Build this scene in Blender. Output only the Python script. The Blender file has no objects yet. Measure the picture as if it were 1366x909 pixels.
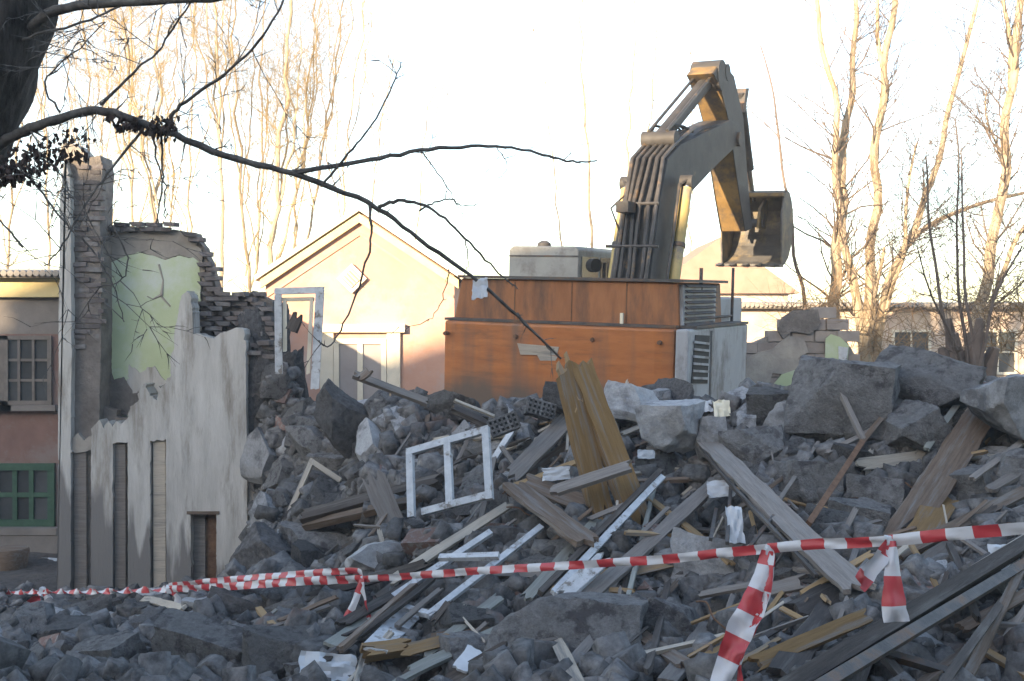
import bpy, bmesh, math, random
import numpy as np
from mathutils import Vector, Matrix, Quaternion, noise as mnoise

R = math.radians
random.seed(7)
rng = np.random.default_rng(7)
S = bpy.context.scene
COL = S.collection

# ------------------------------------------------------------------ camera, sky, sun, exposure
FPX = 1520.0
CAM = Vector((0, 0, 3.4))
PITCH = math.atan((440 - 454.5) / FPX)
cd = bpy.data.cameras.new('camera')
cam = bpy.data.objects.new('camera', cd)
COL.objects.link(cam)
cam.location = CAM
cam.rotation_euler = (math.pi / 2 + PITCH, 0, 0)
cd.sensor_width = 36
cd.lens = FPX / 1366 * 36
cd.clip_start = 0.1
cd.clip_end = 3000
S.camera = cam

SUN_EL, SUN_PHI = R(14.0), R(35.0)          # the light travels away from the camera, drifting to the right
w = bpy.data.worlds.new('World')
S.world = w
w.use_nodes = True
nt = w.node_tree
nt.nodes.clear()
sky = nt.nodes.new('ShaderNodeTexSky')
sky.sky_type = 'NISHITA'
sky.sun_disc = False
sky.sun_elevation = SUN_EL
sky.sun_rotation = math.pi + SUN_PHI
sky.air_density = 1.0
sky.dust_density = 1.2
sky.ozone_density = 1.0
bg = nt.nodes.new('ShaderNodeBackground')
bg.inputs['Strength'].default_value = 0.15
wo = nt.nodes.new('ShaderNodeOutputWorld')
nt.links.new(sky.outputs[0], bg.inputs[0])
nt.links.new(bg.outputs[0], wo.inputs[0])

sl = bpy.data.lights.new('sun', 'SUN')
sl.energy = 5.0
sl.angle = R(0.6)
sl.color = (1.0, 0.77, 0.50)
so = bpy.data.objects.new('sun', sl)
COL.objects.link(so)
sd = Vector((math.sin(SUN_PHI) * math.cos(SUN_EL), math.cos(SUN_PHI) * math.cos(SUN_EL), -math.sin(SUN_EL)))
so.rotation_euler = sd.to_track_quat('-Z', 'Y').to_euler()

S.view_settings.view_transform = 'Standard'
S.view_settings.look = 'None'
S.view_settings.exposure = 2.02
S.view_settings.gamma = 1.0
S.view_settings.use_curve_mapping = False

# ------------------------------------------------------------------ pixel helper (photograph pixels -> points at a real depth)
FW = Vector((0, math.cos(PITCH), math.sin(PITCH)))
UP = Vector((0, -math.sin(PITCH), math.cos(PITCH)))
RT = Vector((1, 0, 0))

def ray(px, py):
    return FW + RT * ((px - 683) / FPX) + UP * ((454.5 - py) / FPX)

def at(px, py, Y):
    d = ray(px, py)
    return CAM + d * (Y / d.y)

# ------------------------------------------------------------------ materials
MATS = {}

def node(nt, t, **kw):
    n = nt.nodes.new(t)
    for k, v in kw.items():
        setattr(n, k, v)
    return n

def mat(name, c1, c2=None, scale=6.0, rough=0.85, bump=0.3, bscale=None, stretch=(1, 1, 1), stain=None,
        stain_scale=2.0, stain_lo=0.5, stain_hi=0.62, vary=0.12, island=False, metal=0.0, spec=0.3, bdist=0.02, detail=8, nrough=.65):
    """base colour mixed from two tones by noise, optional third tone in patches, fine relief"""
    m = bpy.data.materials.new(name)
    m.use_nodes = True
    nt = m.node_tree
    L = nt.links.new
    b = nt.nodes['Principled BSDF']
    b.inputs['Roughness'].default_value = rough
    b.inputs['Metallic'].default_value = metal
    b.inputs['Specular IOR Level'].default_value = spec
    tc = node(nt, 'ShaderNodeTexCoord')
    mp = node(nt, 'ShaderNodeMapping')
    mp.inputs['Scale'].default_value = stretch
    L(tc.outputs['Object'], mp.inputs[0])
    oi = node(nt, 'ShaderNodeObjectInfo')
    add = node(nt, 'ShaderNodeVectorMath', operation='ADD')
    mul = node(nt, 'ShaderNodeVectorMath', operation='MULTIPLY')
    mul.inputs[1].default_value = (17, 31, 23)
    cmb = node(nt, 'ShaderNodeCombineXYZ')
    for i in range(3):
        L(oi.outputs['Random'], cmb.inputs[i])
    L(cmb.outputs[0], mul.inputs[0])
    L(mp.outputs[0], add.inputs[0])
    L(mul.outputs[0], add.inputs[1])
    n1 = node(nt, 'ShaderNodeTexNoise')
    n1.inputs['Scale'].default_value = scale
    n1.inputs['Detail'].default_value = detail
    n1.inputs['Roughness'].default_value = nrough
    L(add.outputs[0], n1.inputs['Vector'])
    rp = node(nt, 'ShaderNodeValToRGB')
    rp.color_ramp.elements[0].position = 0.33
    rp.color_ramp.elements[1].position = 0.67
    rp.color_ramp.elements[0].color = (*c1, 1)
    rp.color_ramp.elements[1].color = (*(c2 or c1), 1)
    L(n1.outputs[0], rp.inputs[0])
    out = rp.outputs[0]
    if stain:
        n2 = node(nt, 'ShaderNodeTexNoise')
        n2.inputs['Scale'].default_value = stain_scale
        n2.inputs['Detail'].default_value = 9
        n2.inputs['Roughness'].default_value = 0.7
        L(add.outputs[0], n2.inputs['Vector'])
        r2 = node(nt, 'ShaderNodeValToRGB')
        r2.color_ramp.elements[0].position = stain_lo
        r2.color_ramp.elements[1].position = stain_hi
        L(n2.outputs[0], r2.inputs[0])
        mx = node(nt, 'ShaderNodeMixRGB')
        L(r2.outputs[0], mx.inputs[0])
        L(out, mx.inputs[1])
        mx.inputs[2].default_value = (*stain, 1)
        out = mx.outputs[0]
    if vary:
        hv = node(nt, 'ShaderNodeHueSaturation')
        mr = node(nt, 'ShaderNodeMapRange')
        mr.inputs['To Min'].default_value = 1 - vary * 1.6
        mr.inputs['To Max'].default_value = 1 + vary * 1.6
        if island:
            g = node(nt, 'ShaderNodeNewGeometry')
            L(g.outputs['Random Per Island'], mr.inputs[0])
        else:
            L(oi.outputs['Random'], mr.inputs[0])
        L(mr.outputs[0], hv.inputs['Value'])
        L(out, hv.inputs['Color'])
        out = hv.outputs[0]
    L(out, b.inputs['Base Color'])
    if bump:
        n3 = node(nt, 'ShaderNodeTexNoise')
        n3.inputs['Scale'].default_value = bscale or scale * 4
        n3.inputs['Detail'].default_value = 7
        n3.inputs['Roughness'].default_value = 0.7
        L(add.outputs[0], n3.inputs['Vector'])
        bp = node(nt, 'ShaderNodeBump')
        bp.inputs['Strength'].default_value = bump
        bp.inputs['Distance'].default_value = bdist
        L(n3.outputs[0], bp.inputs['Height'])
        L(bp.outputs[0], b.inputs['Normal'])
    MATS[name] = m
    return m

mat('dirt', (0.045, 0.042, 0.042), (0.10, 0.095, 0.093), 9.0, 0.95, 0.9, 14, vary=0, stain=(0.10, 0.085, 0.075), stain_scale=1.1, bdist=0.05)
mat('mortar', (0.092, 0.09, 0.09), (0.26, 0.254, 0.251), 13, 0.95, 1.0, 34, vary=0.22, stain=(0.085, 0.08, 0.083), stain_scale=4.5, stain_lo=0.52, stain_hi=0.6, bdist=0.05, detail=14, nrough=.86)
mat('pale_concrete', (0.2, 0.204, 0.212), (0.40, 0.402, 0.41), 12, 0.92, 0.7, 40, vary=0.12, nrough=.84, detail=13, stain=(0.13, 0.13, 0.137), stain_scale=1.7, bdist=0.02)
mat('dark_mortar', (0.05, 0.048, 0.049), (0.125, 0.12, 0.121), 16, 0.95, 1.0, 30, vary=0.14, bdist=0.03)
mat('red_brick', (0.15, 0.095, 0.08), (0.19, 0.13, 0.115), 9, 0.93, 0.6, 40, vary=0.18, stain=(0.23, 0.22, 0.215), stain_scale=4, bdist=0.01)
mat('wall_brick', (0.105, 0.092, 0.09), (0.165, 0.145, 0.14), 9, 0.95, 0.7, 40, vary=0.2, stain=(0.2, 0.195, 0.19), stain_scale=3, bdist=0.012)
mat('fragments', (0.06, 0.058, 0.058), (0.205, 0.20, 0.198), 9, 0.95, 0.8, 25, vary=0.22, island=True, stain=(0.19, 0.135, 0.115), stain_scale=0.9, stain_lo=0.6, stain_hi=0.7, bdist=0.02)
WOODS = {'grey': ((0.13, 0.115, 0.105), (0.24, 0.215, 0.195)), 'brown': ((0.10, 0.07, 0.05), (0.19, 0.14, 0.105)),
         'tan': ((0.26, 0.17, 0.085), (0.35, 0.24, 0.125)), 'dark': ((0.035, 0.03, 0.028), (0.085, 0.07, 0.062)),
         'ochre': ((0.17, 0.10, 0.04), (0.26, 0.16, 0.065)), 'pale': ((0.34, 0.30, 0.25), (0.46, 0.41, 0.34)),
         'white': ((0.62, 0.63, 0.64), (0.72, 0.72, 0.72)), 'greenish': ((0.19, 0.2, 0.18), (0.3, 0.305, 0.275))}
for k, (a, b_) in WOODS.items():
    mat('wood_' + k, a, b_, 5, 0.85, 0.55, 12, stretch=(0.6, 9, 9), vary=0.12, bdist=0.008,
        stain=(0.2, 0.19, 0.18) if k != 'dark' else (0.13, 0.12, 0.11), stain_scale=1.6, stain_lo=0.5, stain_hi=0.66, nrough=.75)
mat('frame_white', (0.40, 0.42, 0.445), (0.56, 0.58, 0.60), 10, 0.65, 0.3, 40, vary=0.04, stain=(0.2, 0.18, 0.16), stain_scale=7, stain_lo=0.54, stain_hi=0.62)
mat('steel_dark', (0.05, 0.048, 0.048), (0.11, 0.10, 0.095), 6, 0.6, 0.3, 30, vary=0.1, stain=(0.13, 0.075, 0.045), stain_scale=3)
mat('rust', (0.10, 0.055, 0.035), (0.18, 0.105, 0.065), 14, 0.85, 0.4, 60, vary=0.1)
mat('scrap_white', (0.45, 0.47, 0.5), (0.58, 0.6, 0.62), 4, 0.5, 0.4, 12, vary=0.05)
mat('scrap_yellow', (0.6, 0.54, 0.4), (0.72, 0.68, 0.55), 4, 0.6, 0.4, 12, vary=0.05)
# ruin
mat('green_plaster', (0.41, 0.475, 0.29), (0.47, 0.535, 0.345), 1.3, 0.9, 0.25, 9, vary=0, stain=(0.52, 0.56, 0.50), stain_scale=1.1, stain_lo=0.46, stain_hi=0.62, bdist=0.02)
mat('bare_plaster', (0.24, 0.22, 0.20), (0.36, 0.33, 0.29), 3.5, 0.95, 0.6, 14, vary=0.08, bdist=0.02)
mat('adobe', (0.13, 0.115, 0.105), (0.24, 0.215, 0.195), 3.5, 0.97, 1.0, 10, vary=0.08, bdist=0.05)
# excavator
mat('faded_orange', (0.22, 0.09, 0.038), (0.33, 0.14, 0.058), 3, 0.6, 0.15, 24, vary=0, stretch=(2.2, 2.2, .5), stain=(0.085, 0.055, 0.042), stain_scale=1.1, stain_lo=0.46, stain_hi=0.66)
mat('grey_paint', (0.30, 0.31, 0.33), (0.38, 0.385, 0.40), 2.2, 0.55, 0.15, 20, vary=0, stain=(0.17, 0.165, 0.165), stain_scale=1.6, stretch=(1, 1, .5))
mat('cab_paint', (0.25, 0.25, 0.235), (0.32, 0.32, 0.30), 2.5, 0.55, 0.15, 20, vary=0, stain=(0.2, 0.19, 0.175), stain_scale=2.2)
mat('boom_paint', (0.032, 0.03, 0.031), (0.065, 0.061, 0.059), 3, 0.6, 0.3, 25, vary=0, stain=(0.22, 0.13, 0.06), stain_scale=1.5, stain_lo=0.6, stain_hi=0.7)
mat('stick_paint', (0.17, 0.105, 0.04), (0.27, 0.175, 0.07), 2, 0.6, 0.3, 25, vary=0, stain=(0.07, 0.06, 0.055), stain_scale=2.4, stain_lo=0.44, stain_hi=0.6)
mat('pipe_steel', (0.045, 0.042, 0.041), (0.09, 0.083, 0.078), 5, 0.45, 0.2, 30, vary=0.1, stain=(0.2, 0.125, 0.065), stain_scale=2.5, stain_lo=.56, stain_hi=.66, metal=0.3)
mat('rubber', (0.025, 0.025, 0.026), (0.04, 0.04, 0.04), 8, 0.7, 0.2)
mat('chrome', (0.6, 0.6, 0.6), None, 3, 0.2, 0, metal=1.0)
mat('cylinder_paint', (0.34, 0.26, 0.10), (0.42, 0.33, 0.15), 2, 0.5, 0.2, 20, vary=0, stain=(0.16, 0.15, 0.14), stain_scale=1.4, stain_lo=0.55, stain_hi=0.65)
mat('bucket_steel', (0.06, 0.058, 0.058), (0.11, 0.105, 0.10), 3, 0.55, 0.4, 25, vary=0, stain=(0.2, 0.16, 0.1), stain_scale=2)
# background
mat('pink_stucco', (0.46, 0.265, 0.195), (0.53, 0.325, 0.245), 1.2, 0.95, 0.3, 20, vary=0, stain=(0.45, 0.33, 0.28), stain_scale=0.8)
mat('cream_trim', (0.62, 0.56, 0.44), (0.7, 0.64, 0.52), 3, 0.8, 0.2, 20, vary=0.03)
mat('yellow_trim', (0.58, 0.48, 0.24), (0.64, 0.54, 0.3), 3, 0.85, 0.2, 20, vary=0.03)
mat('sheet_roof', (0.24, 0.22, 0.20), (0.32, 0.29, 0.26), 3, 0.7, 0.2, 10, vary=0.03)
mat('old_wall', (0.17, 0.105, 0.09), (0.23, 0.145, 0.125), 1.5, 0.95, 0.3, 20, vary=0, stain=(0.22, 0.175, 0.16), stain_scale=1.4)
mat('grey_wall', (0.16, 0.145, 0.135), (0.23, 0.21, 0.195), 1.5, 0.95, 0.3, 20, vary=0)
mat('long_wall', (0.50, 0.40, 0.32), (0.58, 0.48, 0.38), 1.0, 0.95, 0.3, 20, vary=0, stain=(0.42, 0.31, 0.26), stain_scale=0.5)
mat('block', (0.24, 0.205, 0.185), (0.33, 0.29, 0.26), 3, 0.95, 0.5, 20, vary=0.1)
mat('green_frame', (0.03, 0.075, 0.05), (0.05, 0.11, 0.075), 5, 0.6, 0.2, vary=0.03)
mat('grey_frame', (0.12, 0.105, 0.095), (0.18, 0.16, 0.145), 5, 0.7, 0.2, vary=0.03)
mat('glass_dark', (0.035, 0.04, 0.045), (0.07, 0.075, 0.08), 1.2, 0.12, 0.03, 3, vary=0.2, spec=0.5)
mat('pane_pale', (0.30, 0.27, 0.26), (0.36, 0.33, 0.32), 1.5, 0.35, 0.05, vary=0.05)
mat('brown_roof', (0.27, 0.17, 0.13), (0.33, 0.22, 0.17), 2, 0.9, 0.3, vary=0)
mat('bark_dark', (0.022, 0.02, 0.019), (0.09, 0.08, 0.075), 11, 0.95, 1.0, 16, stretch=(1.6, 1.6, .3), vary=0, bdist=0.08)
mat('branch_bark', (0.05, 0.046, 0.043), (0.15, 0.14, 0.13), 14, 0.9, 0.6, 30, vary=0, bdist=0.01)
mat('bark_pale', (0.30, 0.24, 0.165), (0.40, 0.33, 0.24), 3, 0.9, 0.4, 12, stretch=(1, 1, .3), vary=0.1, stain=(0.2, 0.15, 0.1), stain_scale=5)
mat('twig_pale', (0.23, 0.155, 0.055), (0.31, 0.22, 0.085), 3, 0.9, 0.0, vary=0.15)
mat('twig_grey', (0.11, 0.085, 0.07), (0.17, 0.135, 0.115), 3, 0.9, 0.0, vary=0.15)
mat('dead_leaf', (0.03, 0.024, 0.022), (0.07, 0.05, 0.045), 6, 0.9, 0.2, vary=0.3, island=True)
mat('dry_brush', (0.19, 0.12, 0.06), (0.26, 0.17, 0.09), 3, 0.9, 0.0, vary=0.2, island=True)

def limewash():
    """whitewashed plaster, weathered grey towards a ragged worn-off line, streaked downwards"""
    m = mat('limewash', (0.37, 0.355, 0.33), (0.53, 0.515, 0.485), 3.0, 0.95, 0.5, 16, stretch=(1.6, 1.6, 0.28), vary=0,
            stain=(0.22, 0.195, 0.165), stain_scale=2.6, stain_lo=0.5, stain_hi=0.68, bdist=0.02)
    nt = m.node_tree
    L = nt.links.new
    b = nt.nodes['Principled BSDF']
    src = b.inputs['Base Color'].links[0].from_socket
    tc = node(nt, 'ShaderNodeTexCoord')
    sp = node(nt, 'ShaderNodeSeparateXYZ')
    L(tc.outputs['Object'], sp.inputs[0])
    mp = node(nt, 'ShaderNodeMapping')
    mp.inputs['Scale'].default_value = (5, 5, 0.6)
    L(tc.outputs['Object'], mp.inputs[0])
    n = node(nt, 'ShaderNodeTexNoise')
    n.inputs['Scale'].default_value = 1.2
    n.inputs['Detail'].default_value = 6
    L(mp.outputs[0], n.inputs[0])
    # worn patch: strong on the left jambs low down
    ma = node(nt, 'ShaderNodeMath', operation='MULTIPLY_ADD')
    L(n.outputs[0], ma.inputs[0])
    ma.inputs[1].default_value = 2.2
    L(sp.outputs['Z'], ma.inputs[2])
    mx_ = node(nt, 'ShaderNodeMath', operation='MULTIPLY_ADD')
    L(sp.outputs['X'], mx_.inputs[0])
    mx_.inputs[1].default_value = 0.63
    L(ma.outputs[0], mx_.inputs[2])
    rr = node(nt, 'ShaderNodeMapRange')
    rr.inputs['From Min'].default_value = -1.75
    rr.inputs['From Max'].default_value = -2.05
    L(mx_.outputs[0], rr.inputs[0])
    mix = node(nt, 'ShaderNodeMixRGB')
    L(rr.outputs[0], mix.inputs[0])
    L(src, mix.inputs[1])
    mix.inputs[2].default_value = (0.19, 0.18, 0.172, 1)
    L(mix.outputs[0], b.inputs['Base Color'])

limewash()

def orange_paint():
    m = mat('orange_paint', (0.31, 0.10, 0.028), (0.43, 0.155, 0.046), 2.4, 0.5, 0.12, 24, vary=0, stretch=(0.55, 0.55, 3.6), nrough=.75, 
            stain=(0.21, 0.085, 0.035), stain_scale=2.0, stain_lo=0.52, stain_hi=0.66, spec=0.35)
    nt = m.node_tree
    L = nt.links.new
    b = nt.nodes['Principled BSDF']
    src = b.inputs['Base Color'].links[0].from_socket
    tc = node(nt, 'ShaderNodeTexCoord')
    mp = node(nt, 'ShaderNodeMapping')
    mp.inputs['Scale'].default_value = (2.6, 2.6, 0.35)
    L(tc.outputs['Object'], mp.inputs[0])
    n = node(nt, 'ShaderNodeTexNoise')
    n.inputs['Scale'].default_value = 1.1
    n.inputs['Detail'].default_value = 7
    L(mp.outputs[0], n.inputs[0])
    sp = node(nt, 'ShaderNodeSeparateXYZ')
    L(tc.outputs['Object'], sp.inputs[0])
    # soot and mud thrown up on the lowest edge (a ragged splash line)
    ma = node(nt, 'ShaderNodeMath', operation='MULTIPLY_ADD')
    L(n.outputs[0], ma.inputs[0])
    ma.inputs[1].default_value = -1.0
    L(sp.outputs['Z'], ma.inputs[2])
    rr = node(nt, 'ShaderNodeMapRange')
    rr.inputs['From Min'].default_value = 1.52
    rr.inputs['From Max'].default_value = 1.12
    L(ma.outputs[0], rr.inputs[0])
    n2 = node(nt, 'ShaderNodeValToRGB')
    n2.color_ramp.elements[0].position = 0.50
    n2.color_ramp.elements[1].position = 0.72
    L(n.outputs[0], n2.inputs[0])
    mm = node(nt, 'ShaderNodeMath', operation='MULTIPLY')
    L(n2.outputs[0], mm.inputs[0])
    mm.inputs[1].default_value = 0.8
    mx = node(nt, 'ShaderNodeMath', operation='MAXIMUM')
    L(rr.outputs[0], mx.inputs[0])
    L(mm.outputs[0], mx.inputs[1])
    mix = node(nt, 'ShaderNodeMixRGB')
    L(mx.outputs[0], mix.inputs[0])
    L(src, mix.inputs[1])
    mix.inputs[2].default_value = (0.12, 0.085, 0.065, 1)
    L(mix.outputs[0], b.inputs['Base Color'])

orange_paint()

def tape_mat():
    m = bpy.data.materials.new('tape')
    m.use_nodes = True
    nt = m.node_tree
    L = nt.links.new
    b = nt.nodes['Principled BSDF']
    b.inputs['Roughness'].default_value = 0.4
    uv = node(nt, 'ShaderNodeUVMap')
    sp = node(nt, 'ShaderNodeSeparateXYZ')
    L(uv.outputs[0], sp.inputs[0])
    fr = node(nt, 'ShaderNodeMath', operation='FRACT')
    L(sp.outputs[0], fr.inputs[0])
    gt = node(nt, 'ShaderNodeMath', operation='GREATER_THAN')
    L(fr.outputs[0], gt.inputs[0])
    gt.inputs[1].default_value = 0.5
    mix = node(nt, 'ShaderNodeMixRGB')
    L(gt.outputs[0], mix.inputs[0])
    mix.inputs[1].default_value = (0.46, 0.045, 0.055, 1)
    mix.inputs[2].default_value = (0.56, 0.56, 0.585, 1)
    L(mix.outputs[0], b.inputs['Base Color'])
    MATS['tape'] = m

tape_mat()

# ------------------------------------------------------------------ mesh building helpers
class MB:
    def __init__(self):
        self.v, self.f = [], []

    def add(self, vs, fs):
        o = len(self.v)
        self.v.extend([tuple(p) for p in vs])
        self.f.extend([tuple(i + o for i in f) for f in fs])
        return self

    def box(self, lo, hi, M=None):
        (a, b, c), (d, e, f) = lo, hi
        vs = [Vector(p) for p in ((a, b, c), (d, b, c), (d, e, c), (a, e, c), (a, b, f), (d, b, f), (d, e, f), (a, e, f))]
        if M:
            vs = [M @ p for p in vs]
        return self.add(vs, [(0, 3, 2, 1), (4, 5, 6, 7), (0, 1, 5, 4), (1, 2, 6, 5), (2, 3, 7, 6), (3, 0, 4, 7)])

    def prism(self, poly, d0, d1, axis='x'):
        """closed 2-D outline extruded between d0 and d1 along an axis (outline in the other two axes, in order)"""
        def P(a, b, d):
            return {'x': (d, a, b), 'y': (a, d, b), 'z': (a, b, d)}[axis]
        n = len(poly)
        vs = [P(a, b, d0) for a, b in poly] + [P(a, b, d1) for a, b in poly]
        fs = [tuple(range(n))[::-1], tuple(range(n, 2 * n))] + [(i, (i + 1) % n, n + (i + 1) % n, n + i) for i in range(n)]
        return self.add(vs, fs)

    def tube(self, pts, rad, sides=8, caps=True):
        pts = [Vector(p) for p in pts]
        n = len(pts)
        if not hasattr(rad, '__len__'):
            rad = [rad] * n
        vs, fs = [], []
        ref = None
        for i, p in enumerate(pts):
            t = (pts[min(i + 1, n - 1)] - pts[max(i - 1, 0)])
            if t.length < 1e-9:
                t = Vector((0, 0, 1))
            t.normalize()
            if ref is None:
                ref = Vector((0, 0, 1)) if abs(t.z) < 0.9 else Vector((1, 0, 0))
            u = (ref - t * ref.dot(t))
            if u.length < 1e-6:
                u = t.orthogonal()
            u.normalize()
            ref = u
            q = t.cross(u)
            for k in range(sides):
                a = 2 * math.pi * k / sides
                vs.append(p + (u * math.cos(a) + q * math.sin(a)) * rad[i])
        for i in range(n - 1):
            for k in range(sides):
                k2 = (k + 1) % sides
                fs.append((i * sides + k, i * sides + k2, (i + 1) * sides + k2, (i + 1) * sides + k))
        if caps:
            fs.append(tuple(range(sides))[::-1])
            fs.append(tuple((n - 1) * sides + k for k in range(sides)))
        return self.add(vs, fs)

    def mesh(self, name, m=None, bevel=0, smooth=False, fixn=True):
        me = bpy.data.meshes.new(name)
        me.from_pydata(self.v, [], self.f)
        if fixn or bevel:
            bm = bmesh.new()
            bm.from_mesh(me)
            if fixn:
                bmesh.ops.recalc_face_normals(bm, faces=bm.faces)
            if bevel:
                es = [e for e in bm.edges if len(e.link_faces) == 2 and e.calc_face_angle(0) > 0.5]
                bmesh.ops.bevel(bm, geom=es, offset=bevel, segments=2, profile=0.6, affect='EDGES', clamp_overlap=True)
            bm.to_mesh(me)
            bm.free()
        if smooth:
            me.polygons.foreach_set('use_smooth', [True] * len(me.polygons))
            me.set_sharp_from_angle(angle=R(38))
        if m:
            me.materials.append(MATS[m])
        return me

    def build(self, name, m, parent=None, **kw):
        o = bpy.data.objects.new(name, self.mesh(name, m, **kw))
        COL.objects.link(o)
        o.parent = parent
        return o

def tag(o, label=None, cat=None, group=None, kind=None):
    if label: o['label'] = label
    if cat: o['category'] = cat
    if group: o['group'] = group
    if kind: o['kind'] = kind
    return o

def empty(name, loc=(0, 0, 0), label=None, cat=None, group=None):
    o = bpy.data.objects.new(name, None)
    COL.objects.link(o)
    o.location = loc
    o.empty_display_size = 0.2
    return tag(o, label, cat, group)

def inst(name, me, parent=None, M=None):
    o = bpy.data.objects.new(name, me)
    COL.objects.link(o)
    o.parent = parent
    if M is not None:
        o.matrix_local = M
    return o

def chunk_mesh(name, seed, dims, m, n=7, cuts=5, rough=.05, keep=.62, fine=.02):
    """an angular broken lump: a gridded box sliced by random planes, then roughened"""
    r_ = random.Random(seed)
    bm = bmesh.new()
    bmesh.ops.create_cube(bm, size=1)
    bmesh.ops.subdivide_edges(bm, edges=bm.edges, cuts=n - 1, use_grid_fill=True)
    planes = []
    for _ in range(cuts):
        d = Vector((r_.gauss(0, 1), r_.gauss(0, 1), r_.gauss(0, 1))).normalized()
        planes.append((d, r_.uniform(keep * .62, keep)))
    off = Vector((r_.uniform(0, 90), r_.uniform(0, 90), r_.uniform(0, 90)))
    for v in bm.verts:
        p = v.co.copy()
        for _k in range(3):
            for d, k in planes:
                s = p.dot(d)
                if s > k:
                    p -= d * (s - k)
        nn = p.normalized()
        h = mnoise.fractal(p * 2.2 + off, .9, 2.1, 6) * rough + mnoise.noise(p * 9 + off) * fine
        p += nn * h
        v.co = Vector((p.x * dims[0], p.y * dims[1], p.z * dims[2]))
    me = bpy.data.meshes.new(name)
    bm.to_mesh(me)
    bm.free()
    me.polygons.foreach_set('use_smooth', [True] * len(me.polygons))
    me.set_sharp_from_angle(angle=R(24))
    me.materials.append(MATS[m])
    return me

def catmull(pts, n):
    out = []
    m = len(pts)
    for k in range(m - 1):
        p0, p1, p2, p3 = pts[max(0, k - 1)], pts[k], pts[k + 1], pts[min(m - 1, k + 2)]
        for i in range(n):
            t = i / n
            out.append(.5 * ((2 * p1) + (p2 - p0) * t + (2 * p0 - 5 * p1 + 4 * p2 - p3) * t * t + (3 * p1 - p0 - 3 * p2 + p3) * t ** 3))
    out.append(pts[-1])
    return out

# ------------------------------------------------------------------ ground with the demolition heap
CT = [(100, 905, 8.6), (300, 905, 8.5), (500, 905, 8.3), (700, 905, 8.0), (900, 905, 7.6), (1100, 905, 7.2), (1300, 905, 7.0),
      (100, 872, 10.4), (300, 868, 10.4), (500, 835, 10), (700, 815, 9.6), (900, 810, 9.2), (1100, 805, 8.8), (1300, 800, 8.6),
      (60, 850, 13), (250, 848, 13), (420, 765, 12.3), (600, 710, 11.4), (750, 700, 11.1), (900, 700, 10.8), (1100, 700, 10.3), (1300, 695, 10),
      (430, 655, 13.8), (550, 625, 12.9), (700, 618, 12.3), (900, 612, 11.9), (1100, 602, 11.5), (1300, 602, 11.2),
      (450, 530, 16.0), (550, 545, 14.3), (700, 548, 13.3), (850, 548, 13.0), (1000, 545, 12.8), (1150, 535, 12.6), (1300, 535, 12.4),
      (372, 470, 17.3), (378, 570, 17.0), (384, 640, 16.7), (405, 530, 16.7), (395, 720, 15.7), (412, 690, 14.9),
      (312, 818, 16.5), (330, 818, 16.9), (318, 818, 17.1), (342, 812, 16.6), (330, 810, 16.0), (340, 790, 15.2), (300, 815, 15.2), (290, 815, 16.6)]
CTRL = [tuple(at(*c)) for c in CT]
CTRL += [(-4, 4.2, 1.0), (-1.5, 4, 1.1), (1, 3.8, 1.2), (3, 3.6, 1.3), (5, 4, 1.2), (5.5, 6, 1.2), (7, 8, 1.4), (0, 1, 1.6), (4, 0, 1.4), (-4, 0, 1.4),
         (-1, 15.8, .9), (1.5, 15.4, .8), (4, 15.3, .75), (0, 18, .7), (3, 18, .7), (5, 19, .7), (2, 21.5, .5), (6, 16, 1.4), (1, 24, -.2), (5, 24, -.2),
         (-6.5, 16.6, -.55), (-5.4, 16.6, -.5), (-4.7, 16.5, -.4), (-4.3, 16.0, -.1), (-4.6, 15.5, -.3), (-5.5, 15.0, -.35), (-8.5, 15.5, -.5), (-9, 18, -.5), (-7, 19, -.5), (-5, 19, -.3), (-4.2, 18.8, .3), (-8, 12, .1), (-8, 9, .6), (-10, 14, -.4),
         (8, 13.5, 2.2), (10, 13, 1.5), (8, 10, 1.7), (10, 9, 1.2), (9, 17, 1.2), (12, 14, .4), (9, 21, .2), (12, 20, -.2), (12, 9, .6),
         (-14, 10, -.5), (-14, 20, -.5), (-3, 26, -.5), (-8, 26, -.5), (15, 15, -.5), (16, 25, -.5), (4, 30, -.5), (14, 5, .3), (-12, 3, .4), (10, 0, .8)]
CA = np.array(CTRL)

def heap_raw(x, y):
    d2 = (x[..., None] - CA[:, 0]) ** 2 + (y[..., None] - CA[:, 1]) ** 2 + 0.04
    wgt = d2 ** -2.0
    z = (wgt * CA[:, 2]).sum(-1) / wgt.sum(-1)
    far = np.clip((np.hypot(x - 1, y - 12) - 15) / 12, 0, 1)
    return z * (1 - far) - .5 * far

def spaced(lo, hi, step, far):
    a = list(np.arange(lo, hi + step / 2, step))
    s, p = step, a[-1]
    while p < far:
        s *= 1.45
        p += s
        a.append(p)
    s, p = step, a[0]
    while p > -far:
        s *= 1.45
        p -= s
        a.insert(0, p)
    return np.array(a)

GX, GY = spaced(-9, 10, 0.075, 900), spaced(2.5, 19, 0.075, 900)
XX, YY = np.meshgrid(GX, GY)
HH = np.zeros_like(XX)
for i in range(0, XX.shape[0], 24):
    HH[i:i + 24] = heap_raw(XX[i:i + 24], YY[i:i + 24])

def vnoise(x, y, s, seed):
    r = np.random.default_rng(seed).random((64, 64))
    u, v = (x * s) % 64, (y * s) % 64
    i, j = np.floor(u).astype(int), np.floor(v).astype(int)
    a, b = u - i, v - j
    a, b = a * a * (3 - 2 * a), b * b * (3 - 2 * b)
    i1, j1 = (i + 1) % 64, (j + 1) % 64
    i, j = i % 64, j % 64
    return (r[i, j] * (1 - a) + r[i1, j] * a) * (1 - b) + (r[i, j1] * (1 - a) + r[i1, j1] * a) * b - .5

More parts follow.
